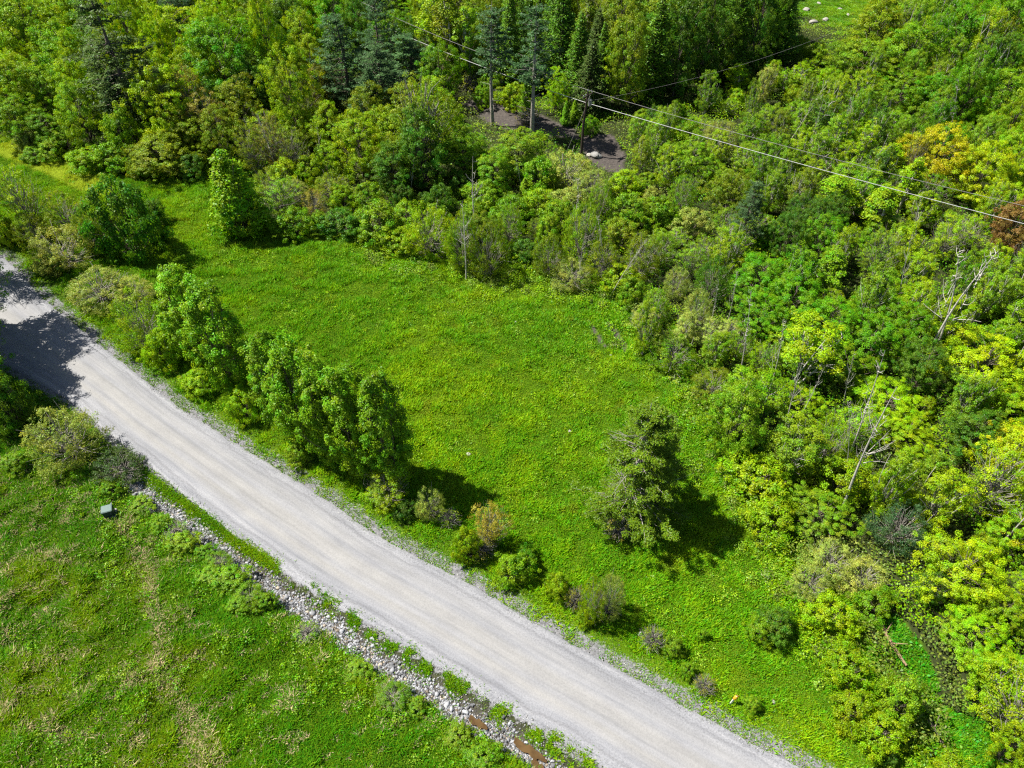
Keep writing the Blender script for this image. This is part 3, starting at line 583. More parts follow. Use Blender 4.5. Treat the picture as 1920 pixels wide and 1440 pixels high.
ANCH = [ # px, py, kinds, colours, radius m, height m
 (60,40,'round,maple','sg,yg,g2',2.6,8.0),(60,160,'round','yg,sg,g2',2.5,8.0),(40,225,'round,shrub','g2,sg',2.0,5.0),(250,50,'round,maple','yg,sg',2.7,9.0),(420,40,'round,pine','bg,yg',2.7,9.0),(500,60,'round','yg,g2',2.6,9.0),(550,0,'round,spruce','g2,g2',2.6,10.0),(640,10,'round','g1,g2',2.6,10.0),(330,170,'round','yg,yg',2.4,8.0),(450,260,'round','dg,ol',2.2,6.0),(560,280,'sparse,shrub','yg,ol',2.0,5.0),(640,330,'shrub,sparse','sg,ol,pg',1.9,4.0),(720,260,'round','ol,yg',2.3,7.0),(760,0,'round,spruce','g2,yg',2.4,9.0),(720,90,'pine,round','bg,g2',2.4,9.0),(860,350,'shrub,round','dg,g2',1.8,4.5),(860,20,'poplar,round','yg,ol',2.2,10.0),(950,0,'spruce,round','dg,g2',2.4,12.0),(1060,120,'spruce','dg',2.2,11.0),(1160,0,'round,spruce','ol,dg',2.6,12.0),(1240,80,'spruce,round','dg',2.5,12.0),(1320,20,'round,spruce','dg,g2',2.6,12.0),(1400,0,'spruce,round','dg',2.6,12.0),(1480,0,'spruce','dg,bg',2.4,10.0),(1260,200,'shrub','sg,g2',1.6,2.18),(1330,180,'shrub,willow','sg,yg',1.51,2.18),(1250,280,'shrub','yg,sg',1.6,2.52),(1420,160,'shrub,willow,poplar','sg,yg,pg',1.51,3.36),(1500,130,'shrub,aspen','sg,yg',1.68,2.94),(1460,230,'aspen,shrub,aspen','yg,sg,li',1.43,4.2),(1560,200,'aspen,birch,aspen','sg,yg',1.6,5.46),(1600,140,'aspen,maple','sg,g2',1.85,5.04),(1350,330,'aspen,shrub,aspen','yg,sg,sg',1.51,4.2),(1300,380,'shrub,willow','sg,pg,sg',1.6,3.36),(1460,330,'aspen,aspen,shrub','sg,yg,g2',1.6,5.04),(1560,300,'aspen,birch,aspen','sg,yg',1.6,5.46),(1640,250,'aspen,maple,birch','g2,sg,yg',1.76,5.88),(1640,370,'aspen,poplar','sg,yg,yg',1.68,5.46),(1740,390,'aspen,aspen,sparse','sg,yg',1.76,5.46),(1720,30,'round,maple','g2,g1,sg',2.7,9.0),(1850,20,'maple,round','g1,g2',2.8,9.0),(1900,150,'maple,aspen','g2,g1,yg',2.27,7.56),(1750,220,'maple,aspen','g1,sg',2.02,6.72),(1900,230,'maple,aspen','g2,yg',2.18,6.72),(1250,450,'willow,shrub','sg,pg,sg',1.6,3.36),(1330,460,'aspen,shrub,aspen,sparse','yg,sg',1.6,4.2),(1230,530,'willow,shrub','sg,pg',1.51,3.02),(1330,540,'aspen,sparse,aspen,willow','sg,yg',1.6,4.2),(1280,620,'willow,shrub','sg,g2,pg',1.8,3.5),(1330,690,'shrub,willow','g2,sg,pg',1.8,3.2),(1430,700,'birch,aspen,sparse,aspen','g2,sg,yg',2.0,6.0),(1450,440,'aspen,maple','g2,g1,sg',1.85,5.04),(1600,480,'aspen,poplar,aspen,sparse','yg,yg,sg',1.68,5.46),(1700,490,'aspen,sparse,aspen','yg,yg',1.76,5.46),(1800,500,'aspen,sparse,aspen','yg,yg,sg',1.76,5.46),(1890,500,'aspen,sparse,aspen','yg,yg',1.76,5.46),(1860,580,'aspen,aspen,sparse','yg,sg',1.85,5.46),(1500,820,'aspen,shrub','yg,sg,yg',2.0,5.0),(1420,930,'shrub','yg,li',1.7,2.4),(1560,720,'birch,aspen','g2,g1',2.2,7.5),(1640,850,'aspen,sparse,aspen,willow','yg,yg,li',2.1,6.0),(1740,870,'aspen,aspen,sparse','sg,yg',2.1,6.0),(1800,930,'aspen,aspen,sparse','yg,yg',2.2,6.5),(1600,930,'shrub,aspen,sparse','yg,sg',1.8,4.0),(1530,1020,'shrub','sg,yg,g2',1.7,2.8),(1640,1010,'shrub,aspen,sparse','yg,yg',1.8,4.0),(1700,1050,'aspen,shrub','sg,yg',1.9,4.0),(1880,950,'aspen,maple','yg,ye,yg',2.3,6.5),(1500,1130,'shrub,brush','yg,yg',1.4,1.8),(1600,1180,'shrub','yg,sg,li',1.6,2.6),(1560,1240,'shrub,brush','yg,yg',1.5,2.2),(1720,1130,'aspen,shrub','sg,yg',1.9,4.0),(1850,1150,'aspen,maple','yg,li,yg',2.2,6.0),(1800,1230,'shrub,aspen','yg,yg',1.9,4.5),(1900,1280,'aspen','yg,yg,li',2.2,6.0),(1640,1330,'shrub','yg,sg',1.6,2.8),(1740,1380,'shrub','yg,g2',1.5,2.4),(1850,1330,'aspen,aspen,sparse','yg,yg',2.0,4.5),(1900,1420,'aspen,maple','yg,li',2.0,5.0),(1000,440,'willow,shrub','ol,sg',1.8,3.6),(820,390,'shrub','dg,sg',1.7,3.0),(1130,430,'willow,shrub','sg,ol',1.8,3.6),(950,250,'shrub','sg,g2',1.8,3.0),(1100,390,'shrub,willow','sg,pg',1.8,3.4)]
AX = np.array([(a[0], a[1]) for a in ANCH], float)
fx = np.array([f[0] for f in FIXED]); fy = np.array([f[1] for f in FIXED]); fr = np.array([f[2] for f in FIXED])
cand = []
sp0 = 3.4
for iy in range(0, 68):
    for ix in range(-41, 42):
        y = 14 + iy * sp0 * .87; x = (ix + .5 * (iy % 2)) * sp0
        x += rnd.uniform(-1.2, 1.2); y += rnd.uniform(-1.2, 1.2); cand.append((x, y))
placed = []
for x, y in cand:
    u, v = P(x, y)
    keep = 1 if y < 100 else .85
    if not (-70 < u < 2010 and -110 < v < 1520): continue
    if not inpoly(np.array([u]), np.array([v]), WOOD)[0]: continue
    if any(inpoly(np.array([u]), np.array([v]), q)[0] for q in NOPE): continue
    a = ANCH[int(np.argmin((((AX - (u, v - 25)) * (1, 1.25)) ** 2).sum(1)))]
    kd = rnd.choice(a[2].split(',')); cl = rnd.choice(a[3].split(',')); r = a[4] * rnd.uniform(.85, 1.3); H = a[5] * rnd.uniform(.72, 1.25)
    if kd == 'shrub' and H > 3.6: H = 3.6
    if kd in ('spruce', 'pine') and cl not in ('bg',): cl = rnd.choice(['dp', 'dg'])
    if u < 820 and v < 240: H *= 1.25
    if u > 1180 and 90 < v < 1050 and kd in ('shrub', 'maple', 'round') and rnd.random() < .55: kd = 'aspen'; r *= .85; H = max(H, rnd.uniform(3.6, 6.5))
    if u > 1180 and rnd.random() < .2: cl = rnd.choice(['dg', 'ol', 'g2'])
    if rnd.random() > keep: continue
    dd = np.hypot(fx - x, fy - y)
    if (dd < fr * .75 + r * .35).any(): continue
    if any(hypot_ < (r + r2) * (.62 if y < 52 else .86 if u < 820 else .80) for hypot_, r2 in ((math.hypot(x - px_, y - py_), r2) for px_, py_, r2 in placed[-160:])): continue
    placed.append((x, y, r))
    plant(kd, cl, x, y, r, H)
for iy in range(0, 46):     # low bushes in the gaps that are left
    for ix in range(-6, 36):
        y = 12 + iy * 1.9 + rnd.uniform(-.6, .6); x = ix * 1.9 + rnd.uniform(-.6, .6); u, v = P(x, y)
        if not (-20 < u < 1960 and -20 < v < 1480) or y > 85 or rnd.random() < .45: continue
        pu, pv = np.array([u]), np.array([v])
        if not inpoly(pu, pv, WOOD)[0] or any(inpoly(pu, pv, q)[0] for q in NOPE): continue
        if (np.hypot(fx - x, fy - y) < fr * .8 + .7).any() or any(math.hypot(x - a_, y - b_) < r_ * .8 + .75 for a_, b_, r_ in placed): continue
        a = ANCH[int(np.argmin((((AX - (u, v - 25)) * (1, 1.25)) ** 2).sum(1)))]; r = rnd.uniform(1.0, 1.6)
        placed.append((x, y, r)); plant(rnd.choice(['shrub', 'shrub', 'willow', 'sparse']), rnd.choice(a[3].split(',')), x, y, r, r * rnd.uniform(1.1, 2.0))
print('things', len(THINGS), 'fill', len(placed))

# ------------------------------------------------------------------ grass, weeds, undergrowth (countless: one object each)
def scatter(poly, dens, rng, ymax=1e9, margin=70):
    ws = np.array([G(max(-90, min(2010, p[0])), max(-60, min(1510, p[1])))[:2] for p in poly])
    x0, y0 = ws.min(0); x1, y1 = ws.max(0); y1 = min(y1, ymax)
    n = int((x1 - x0) * (y1 - y0) * dens); x = rng.uniform(x0, x1, n); y = rng.uniform(y0, y1, n)
    u, v = P(x, y); ok = inpoly(u, v, poly) & (u > -margin) & (u < 1920 + margin) & (v > -margin) & (v < 1440 + margin)
    return x[ok], y[ok]
def blades(x, y, z, hh, wd, rng, lean=.7, dirbias=None):
    n = len(x); a = rng.uniform(0, 2 * pi, n); ln = hh * rng.uniform(.3, 1.4, n) * lean
    if dirbias is not None: a = dirbias + rng.normal(0, .9, n)
    ax, ay = np.cos(a), np.sin(a); bx, by = -ay, ax
    V = np.stack([np.c_[x - bx * wd / 2, y - by * wd / 2, z], np.c_[x + bx * wd / 2, y + by * wd / 2, z], np.c_[x + ax * ln, y + ay * ln, z + hh]], 1).reshape(-1, 3)
    return V, np.arange(3 * n).reshape(-1, 3)
def lerp(a, b, t): return a * (1 - t[:, None]) + b * t[:, None]
cA = lambda *c: np.array(c)
GREEN, YEL, DEEP, STRAW, RUST, LIT = cA(.118, .285, .003), cA(.195, .345, .003), cA(.07, .205, .003), cA(.50, .42, .23), cA(.27, .15, .02), cA(.20, .34, .02)
def roadclear(x, y):
    """0 on the gravel, 1 in full grass, soft in between"""
    d1 = polydist(x, y, RR); d2 = polydist(x, y, RL); ins = inroad(x, y)
    nz = fbm(x, y, .8, 12, 3) - .5
    w = np.minimum(sstep(.1, 2.0, d1 + nz * 2.2), sstep(.3, 1.2, d2 + nz * 2.2))
    dd = polydist(x, y, DI); w = w * sstep(.30, .75, dd + nz * 1.1)
    return np.where(ins, 0, w)
def meadow_color(x, y, rng):
    n1 = fbm(x, y, 7, 20, 4); n2 = fbm(x, y, 1.4, 30, 3); c = lerp(GREEN[None], YEL[None], sstep(.42, .66, n1 * .6 + n2 * .4))
    c = lerp(c, DEEP[None], sstep(.55, .72, fbm(x, y, 3.0, 40, 3)) * .3); c = lerp(c, RUST[None], sstep(.74, .86, fbm(x, y, 1.7, 50, 3)) * .25)
    pw = path_w(x, y); c = lerp(c, (YEL * 1.12 + np.array([.09, .0, .01]))[None], pw * .95)
    for (px_, py_, r_) in [(1240, 640, 2.2), (930, 600, 1.6), (900, 545, 1.4), (1070, 545, 1.5), (620, 560, 1.3), (1240, 905, 2.0), (1260, 1050, 1.5)]:
        q = G(px_, py_); c = lerp(c, (RUST * .7 + YEL * .5)[None], sstep(r_, 0, np.hypot(x - q[0], y - q[1])) * .28)
    return c
def finish(name, V, Fx, tint, v, h, per, label, cat, mat=None):
    me = make_mesh(name, V, Fx, mat or M_GRASS, dict(tint=np.repeat(tint, per, 0), v=np.repeat(v, per), h=np.repeat(h, per)))
    o = link(name, me); tag(o, label, cat, kind='stuff'); return o
rg = np.random.default_rng(77)
# meadow
def grassy(name, polys, dens, hmin, hmax, colf, label, lean=.9, width=.07, big=1.0):
    xs = []; ys = []
    for p in polys:
        x, y = scatter(p, dens, rg); xs.append(x); ys.append(y)
    x = np.concatenate(xs); y = np.concatenate(ys)
    dirt = np.zeros(len(x), bool); u, v_ = P(x, y)
    for p in DIRTS: dirt |= inpoly(u, v_, p)
    k = (rg.random(len(x)) < roadclear(x, y)) & (~dirt | (rg.random(len(x)) < .12)); x, y = x[k], y[k]; z = hgt(x, y) - .02
    t = fbm(x, y, 1.1, 60, 4); hh = (hmin + (hmax - hmin) * sstep(.3, .75, t)) * rg.uniform(.6, 1.3, len(x)) * big * (1 - .6 * path_w(x, y))
    c = colf(x, y, rg); V, Fx = blades(x, y, z, hh, width * rg.uniform(.6, 1.5, len(x)), rg, lean)
    return finish(name, V, Fx, c, np.clip(.5 + rg.normal(0, .2, len(x)) + (t - .5) * 1.1, 0, 1), rg.random(len(x)), 3, label, 'grass')
grassy('meadow_grass', [MEADOW, TOPCLEAR, CLEAR2], 400, .05, .26, meadow_color, 'bright green grass of the open meadow and its clearings')
grassy('creek_grass', [CREEK, CREEK2], 420, .08, .30, lambda x, y, r_: np.tile(np.array([[.075, .27, .006]]), (len(x), 1)) * r_.uniform(.7, 1.2, (len(x), 1)), 'vivid green wet grass in the hollows at lower right')
_mg = MEADOW
EDGE = [[(640,410),(900,450),(1100,490),(1240,580),(1380,760),(1520,1000),(1640,1200),(1900,1440),(1700,1440),(1500,1290),(1400,1100),(1250,800),(1080,600),(640,500)], [(180,280),(490,300),(500,460),(370,410)]]
def outside_meadow(x, y, r_):
    return meadow_color(x, y, r_)
_rc = roadclear
def roadclear(x, y):
    u, v = P(x, y); return _rc(x, y) * (~inpoly(u, v, MEADOW))
grassy('border_grass', EDGE, 260, .06, .3, outside_meadow, 'green grass running under the bushes at the meadow border')
roadclear = _rc
STR = [(20,1205,1.0),(35,1225,.8),(300,1190,.7),(300,1225,.9),(290,1250,1.1),(310,1285,1.2),(265,1280,1.1),(345,1325,.8),(368,1350,.9),(372,1390,1.2),(380,1425,1.2),(300,1430,.6),(60,1365,1.1),(95,1375,1.0),(125,1385,.8),(90,1350,.8),(20,1330,.7),(160,1380,.7),(255,1395,.9),(420,1425,.7),(240,1270,1.),
       (270,1050,.9),(265,1075,.9),(280,1105,.8),(290,1130,.7),(285,1025,.8),(100,1045,1.0),(20,1078,.9),(130,1055,.6),(215,985,.8),(235,975,.6),(60,985,.8),(120,975,.9),(30,1000,.6),(330,1345,.7),(10,1130,.6),(470,1330,.5),(510,1370,.5),(360,1155,.6),(20,1060,.6),(310,1310,.8),(330,1280,.6),(400,1250,.5)]
TRAIL = np.array([G(*p)[:2] for p in [(225,985),(262,1040),(282,1090),(290,1140),(303,1190),(300,1240),(315,1290),(345,1335),(366,1385),(385,1450)]])
def field_color(x, y, rng):
    n1 = fbm(x, y, 4.5, 21, 4); n2 = fbm(x, y, .9, 31, 3)
    c = lerp((GREEN * .72)[None], (YEL * .68)[None], sstep(.42, .62, n1)); c = lerp(c, (DEEP * 1.0)[None], sstep(.48, .62, fbm(x, y, 4.0, 41, 3)) * .85)
    s_ = sstep(.57, .70, fbm(x * .8 + y * .5, y * 1.8 - x * .8, .8, 51, 3)) * sstep(.36, .56, fbm(x, y, 4, 52, 3)) * .8
    for (px_, py_, r_) in STR:
        q = G(px_, py_); s_ = np.maximum(s_, sstep(r_ * .8, r_ * .12, np.hypot(x - q[0], (y - q[1]) * 1.4) + (n2 - .5) * 1.4 * r_))
    s_ = np.maximum(s_, sstep(.75, .15, polydist(x, y, TRAIL) + (n2 - .5) * 2.4) * .85)
    left = sstep(14, 2, polydist(x, y, np.array([G(0, 1440)[:2], G(0, 1100)[:2], G(60, 980)[:2]])))
    pick = rng.random(len(x)) < s_ * .5 + .06 * left
    return np.where(pick[:, None], STRAW[None] * rng.uniform(.55, 1.1, (len(x), 1)), c)
grassy('field_grass', [FIELD], 480, .07, .33, field_color, 'rough green grass with straw-coloured dead patches left of the road', lean=1.1, width=.055)
# leafy weed tussocks
def tussocks(name, polys, dens, rlo, rhi, colors, label, per=40, leaf=.11, wfun=None, hmul=.55, cat='weeds'):
    X_ = []; Y_ = []
    for p in polys:
        x, y = scatter(p, dens, rg); X_.append(x); Y_.append(y)
    x = np.concatenate(X_); y = np.concatenate(Y_)
    w = roadclear(x, y) ** 2
    if wfun is not None: w = w * wfun(x, y)
    k = rg.random(len(x)) < w; x, y = x[k], y[k]; m = len(x); r = rg.uniform(rlo, rhi, m) * rg.uniform(.6, 1.3, m); z = hgt(x, y)
    cidx = rg.integers(0, len(colors), m); col = np.array(colors)[cidx] * rg.uniform(.8, 1.2, (m, 1))
    ii = np.repeat(np.arange(m), per); n = len(ii); d = unit(rg.normal(0, 1, (n, 3))); d[:, 2] = np.abs(d[:, 2]); rr = rg.random(n) ** .45
    Pn = np.c_[x[ii], y[ii], z[ii]] + d * (r[ii] * rr)[:, None] * np.array([1, 1, hmul])
    N = d * .7 + np.array([0, 0, .5]) + rg.normal(0, .5, (n, 3))
    V, Fx, vv, hh = leaves(Pn, N, leaf, .55, rg, np.clip(rg.normal(.5, .2, n), 0, 1), np.clip(rg.normal(.5, .25, n), 0, 1))
    me = make_mesh(name, V, Fx, M_GRASS, dict(tint=np.repeat(col[ii], 4, 0), v=vv, h=hh)); o = link(name, me); tag(o, label, cat, kind='stuff'); return o
clump = lambda s, o, a, b: (lambda x, y: sstep(a, b, fbm(x, y, s, o, 3)))
tussocks('meadow_weeds', [MEADOW], 1.5, .12, .55, [YEL, LIT * 1.1, GREEN * 1.1, YEL * 1.15], 'low leafy weed tufts dotted over the green meadow', per=34, leaf=.10, wfun=clump(5, 80, .46, .62), hmul=.75)
def near_ditch(x, y):
    d = polydist(x, y, DI); left = polydist(x, y, RL) > d
    return np.maximum(sstep(4.5, .7, d) * left * .95, sstep(.42, .62, fbm(x, y, 3.2, 81, 3)) * .5)
BND = np.array([G(*p)[:2] for p in [(690,460),(745,492),(860,520),(1000,533),(1110,556),(1190,640),(1260,740),(1335,850),(1400,985),(1480,1090),(1510,1160),(1570,1275),(1700,1385),(1790,1470)]])
tussocks('edge_brambles', [[(640,430),(900,470),(1100,500),(1200,560),(1360,760),(1500,1000),(1620,1200),(1900,1440),(1700,1440),(1500,1290),(1400,1100),(1250,800),(1080,600),(640,500)]], 1.5, .35, .95, [YEL * .95, LIT * .85, GREEN, YEL, cA(.14, .2, .03)], 'bright bramble-like scrub where the meadow meets the wood', per=150, leaf=.13, wfun=lambda x, y: sstep(2.6, .4, polydist(x, y, BND) - (fbm(x, y, 3, 85, 2) - .5) * 3.5), hmul=.85, cat='brambles')
tussocks('ditch_weeds', [FIELD], 3.6, .16, .62, [GREEN * .95, LIT * .85, YEL * .85, GREEN * 1.1], 'bright leafy weeds bordering the stone-lined ditch', per=60, leaf=.11, wfun=near_ditch, hmul=1.0)
# undergrowth of the wood
x, y = scatter(WOOD, 75, rg, ymax=175); keep = rg.random(len(x)) < np.where(y < 55, 1, .55)
u_, v_ = P(x, y); gap = np.zeros(len(x), bool)
for p in DIRTS[:2]: gap |= inpoly(u_, v_, p)
cre = inpoly(u_, v_, CREEK) | inpoly(u_, v_, CREEK2)
keep &= ~gap & ~inpoly(u_, v_, TOPCLEAR) & (~cre | (rg.random(len(x)) < .25)) ; x, y, cre = x[keep], y[keep], cre[keep]
hum = fbm(x, y, 2.2, 90, 3); z = hgt(x, y) + sstep(.3, .75, hum) * 1.3 * rg.random(len(x)) ** .6 * np.where(cre, .25, 1)
n1 = fbm(x, y, 5, 91, 3); c = lerp((GREEN * .9)[None], (YEL * .95)[None], sstep(.4, .6, n1)); c = lerp(c, cA(.13, .17, .03)[None], sstep(.5, .65, fbm(x, y, 3.5, 92, 3)) * .8)
c = np.where(cre[:, None], np.array([.06, .25, .004])[None], c)
N = np.c_[rg.normal(0, .6, len(x)), rg.normal(0, .6, len(x)), np.ones(len(x))]
V, Fx, vv, hh = leaves(np.c_[x, y, z], N, .17, .6, rg, np.clip(rg.normal(.5, .2, len(x)), 0, 1), rg.random(len(x)))
o = link('undergrowth', make_mesh('undergrowth', V, Fx, M_GRASS, dict(tint=np.repeat(c, 4, 0), v=vv, h=hh))); tag(o, 'tangled low undergrowth covering the floor of the wood', 'undergrowth', kind='stuff')

# ------------------------------------------------------------------ stones
b = NB('stone'); nn = b.noise(6, 5, .65)
b.bsdf(b.mix(1.0, b.attr('tint').outputs['Color'], b.ramp(nn, [(.3, (.75, .75, .75)), (.7, (1.2, 1.2, 1.2))]), 'MULTIPLY'), .85, nn, .3, .02, .25); M_STONE = b.m
phi = (1 + 5 ** .5) / 2
ICO = unit(np.array([(-1, phi, 0), (1, phi, 0), (-1, -phi, 0), (1, -phi, 0), (0, -1, phi), (0, 1, phi), (0, -1, -phi), (0, 1, -phi), (phi, 0, -1), (phi, 0, 1), (-phi, 0, -1), (-phi, 0, 1)], float))
ICF = np.array([(0,11,5),(0,5,1),(0,1,7),(0,7,10),(0,10,11),(1,5,9),(5,11,4),(11,10,2),(10,7,6),(7,1,8),(3,9,4),(3,4,2),(3,2,6),(3,6,8),(3,8,9),(4,9,5),(2,4,11),(6,2,10),(8,6,7),(9,8,1)])
def stones(name, x, y, z, r, tint, label, cat, kind='stuff'):
    m = len(x); j = rg.uniform(.65, 1.25, (m, 12, 1)); sc = rg.uniform(.6, 1.3, (m, 1, 3)) * np.array([1, 1, .75])
    V = ICO[None] * j * sc * r[:, None, None]; a = rg.uniform(0, 6.28, m); ca, sa = np.cos(a)[:, None], np.sin(a)[:, None]
    V = np.stack([V[..., 0] * ca - V[..., 1] * sa, V[..., 0] * sa + V[..., 1] * ca, V[..., 2]], -1) + np.c_[x, y, z][:, None, :]
    Fx = (ICF[None] + (np.arange(m) * 12)[:, None, None]).reshape(-1, 3)
    o = link(name, make_mesh(name, V.reshape(-1, 3), Fx, M_STONE, dict(tint=np.repeat(tint, 12, 0)))); 
    if kind: tag(o, label, cat, kind=kind)
    return o
dl = smooth_line(DI, 600); i = rg.integers(0, 600, 13000); dt = np.gradient(dl, axis=0); dt /= np.hypot(*dt.T)[:, None]; dn = np.c_[dt[:, 1], -dt[:, 0]]
off = rg.normal(0, .38, 13000) + (vnoise(np.arange(600) / 9., np.zeros(600), 1, 3)[i] - .5) * .5; x = dl[i, 0] + dn[i, 0] * off; y = dl[i, 1] + dn[i, 1] * off
k = ~inroad(x, y) & (np.abs(off) < .85); x, y = x[k], y[k]; r = rg.uniform(.025, .075, len(x)) * rg.choice([1, 1, 1.3, 1.8, 2.4], len(x), p=[.4, .3, .2, .08, .02])
g = (rg.uniform(.11, .35, len(x)) * rg.choice([.5, 1, 1, 1.2], len(x)))[:, None]; tint = g * np.where(rg.random(len(x))[:, None] < .1, np.array([1.05, .88, .7]), np.array([.97, .99, 1.07]))
stones('riprap_stones', x, y, hgt(x, y) + r * .35, r, tint, 'pale grey broken stones lining the roadside ditch', 'stones')
n = 16000; i = rg.integers(0, 900, n); s_ = rg.random(n) < .5; q = np.where(s_[:, None], sr[i], sl[i]); q = q + rg.normal(0, .55, (n, 2)) ; d_ = np.abs(rg.normal(0, 1, n))
x, y = q[:, 0], q[:, 1]; u_, v_ = P(x, y); k = (u_ > -40) & (u_ < 1960) & (v_ < 1480); x, y = x[k], y[k]; r = rg.uniform(.018, .045, len(x)); g = rg.uniform(.12, .40, len(x))[:, None]
stones('loose_gravel', x, y, np.where(inroad(x, y), .05, hgt(x, y) + .01), r, g * np.ones((1, 3)), 'loose gravel spilled along both shoulders of the road', 'gravel')
# short tufts growing through the shoulders and the strip between road and ditch
n = 110000; i = rg.integers(0, 900, n); side_ = rg.random(n) < .75; q = np.where(side_[:, None], sr[i], sl[i]) + rg.normal(0, .95, (n, 2)); x, y = q[:, 0], q[:, 1]
u_, v_ = P(x, y); nz = fbm(x, y, .8, 95, 3); dmin = np.minimum(polydist(x, y, RR), polydist(x, y, RL)); k = (u_ > -40) & (u_ < 1960) & (v_ < 1480) & ~inroad(x, y) & (nz > .50 - .12 * dmin) & (polydist(x, y, DI) > .45); x, y = x[k], y[k]
V, Fx = blades(x, y, hgt(x, y) - .01, rg.uniform(.04, .14, len(x)), rg.uniform(.04, .08, len(x)), rg, 1.2); c = lerp((GREEN * .9)[None], cA(.20, .25, .08)[None], rg.random(len(x)) * .8)
finish('verge_tufts', V, Fx, c, rg.random(len(x)), rg.random(len(x)), 3, 'short grass tufts pushing through the gravel shoulders', 'grass')
STRIP = [G(*p)[:2] for p in [(262,885),(300,915),(345,945),(400,985),(440,1015),(500,1050),(575,1103),(640,1150),(700,1190),(760,1225),(850,1285),(950,1345),(1040,1395),(1110,1440)]]
ln = smooth_line(STRIP, 400); i = rg.integers(0, 400, 26000); q = ln[i] + rg.normal(0, 1, (26000, 2)) * np.where(i < 150, .22, .33)[:, None]; x, y = q[:, 0], q[:, 1]
k = ~((i > 150) & (fbm(x, y, .7, 97, 3) < .52)); x, y = x[k], y[k]; V, Fx = blades(x, y, np.where(inroad(x, y), .03, hgt(x, y)) - .01, rg.uniform(.08, .22, len(x)), rg.uniform(.04, .08, len(x)), rg, 1.1)
finish('strip_grass', V, Fx, meadow_color(x, y, rg) * .9, rg.random(len(x)), rg.random(len(x)), 3, 'thin green grass strip between the road and the stone ditch', 'grass')
# puddle water in the ditch
def puddle(px_, py_, rx, ry, rot, z):
    q = G(px_, py_); m = 40; a = np.arange(m) * 2 * pi / m; rr = 1 + .25 * np.sin(2 * a + 1) + .15 * np.sin(5 * a) + .1 * np.sin(7 * a + 2)
    xx = np.cos(a) * rx * rr; yy = np.sin(a) * ry * rr; V = np.c_[q[0] + xx * cos(rot) - yy * sin(rot), q[1] + xx * sin(rot) + yy * cos(rot), np.full(m, z)]
    V = np.r_[V, [[q[0], q[1], z]]]; Fx = [(j, (j + 1) % m, m) for j in range(m)]
    return V, Fx
b = NB('muddy_water'); nn = b.noise(2, 3); b.bsdf(b.ramp(nn, [(.35, (.06, .034, .012)), (.65, (.10, .06, .022))]), .12, nn, .05, .01, .5)
Vs = []; Fs_ = []; nV = 0
for a in [(992, 1404, .85, .28, radians(-35), -.22), (895, 1352, .5, .25, radians(-35), -.26), (1012, 1437, .5, .25, radians(-50), -.25)]:
    V, Fx = puddle(*a); Vs.append(V); Fs_ += [(p + nV, q + nV, r + nV) for p, q, r in Fx]; nV += len(V)
o = link('water', make_mesh('water', np.concatenate(Vs), Fs_, b.m)); tag(o, kind='structure')

# ------------------------------------------------------------------ utility pole and cables
import bmesh
def simple(name, rgb, rough=.6, metal=0, spec=.3, n=12):
    b = NB(name); nn = b.noise(n, 4); lo = tuple(c * .82 for c in rgb); hi = tuple(min(1, c * 1.15) for c in rgb)
    b.bsdf(b.ramp(nn, [(.3, lo), (.7, hi)]), rough, nn, .1, .005, spec, metal); return b.m
def boxmesh(bm, cx, cy, cz, sx, sy, sz, bev=.0, taper=None):
    r = bmesh.ops.create_cube(bm, size=1.0); vs = r['verts']
    for v in vs:
        t = v.co.z + .5
        fx_ = 1 if taper is None else (1 - t) + t * taper
        v.co = Vector((cx + v.co.x * sx * fx_, cy + v.co.y * sy * fx_, cz + v.co.z * sz))
    if bev > 0:
        es = list({e for v in vs for e in v.link_edges}); bmesh.ops.bevel(bm, geom=es, offset=bev, segments=2, affect='EDGES')
def bmobj(name, bm, mat, parent=None):
    me = bpy.data.meshes.new(name); bm.to_mesh(me); bm.free(); me.materials.append(mat); return link(name, me, parent)
def empty(name, loc, rz=0):
    o = bpy.data.objects.new(name, None); S.collection.objects.link(o); o.location = loc; o.rotation_euler = (0, 0, rz); o.empty_display_size = .5; return o
M_POLE = simple('creosote_wood', (.045, .032, .024), .9); M_PORC = simple('porcelain', (.45, .47, .5), .25); M_WIRE = simple('cable_metal', (.42, .42, .43), .45, 0, .5); M_DW = simple('dark_cable', (.20, .19, .19), .5)
pb = G(1090, 288); pd = ray(1097, 172); tt = pb[1] / pd[1]; PH = HC + pd[2] * tt
pole = empty('utility_pole', (pb[0], pb[1], hgt(pb[:1], pb[1:2])[0])); tag(pole, 'dark wooden utility pole standing in the brown clearing by a white boulder', 'utility pole')
wd = np.array([34.4, -28.7]); wd /= np.hypot(*wd); pa = math.atan2(wd[1], wd[0])
tb = Tubes(); tb.add([(0, 0, -.4), (0, 0, PH * .5), (.25, 0, PH)], [.17, .14, .10], 10); link('post', tb.mesh('post', M_POLE), pole)
def tube_obj(name, pts, rad, mat, parent=None, sides=6): t_ = Tubes(); t_.add(pts, rad, sides); return link(name, t_.mesh(name, mat), parent)
ax_ = np.array([-sin(pa), cos(pa), 0]); top = np.array([.25, 0, PH])
bm = bmesh.new(); boxmesh(bm, 0, 0, 0, 1.9, .10, .12, .012); ca_ = bmobj('crossarm', bm, M_POLE, pole); ca_.location = top + np.array([0, 0, -.45]); ca_.rotation_euler = (0, 0, pa + pi / 2)
def insulator(at, parent=pole):
    t_ = Tubes(); t_.add([at, at + [0, 0, .06], at + [0, 0, .07], at + [0, 0, .13], at + [0, 0, .14], at + [0, 0, .24]], [.03, .03, .075, .06, .08, .03], 10); link('insulator', t_.mesh('insulator', M_PORC), parent)
for s_ in (-.8, -.35, .8): insulator(top + ax_ * s_ + np.array([0, 0, -.39]))
insulator(top + np.array([0, 0, .0]))
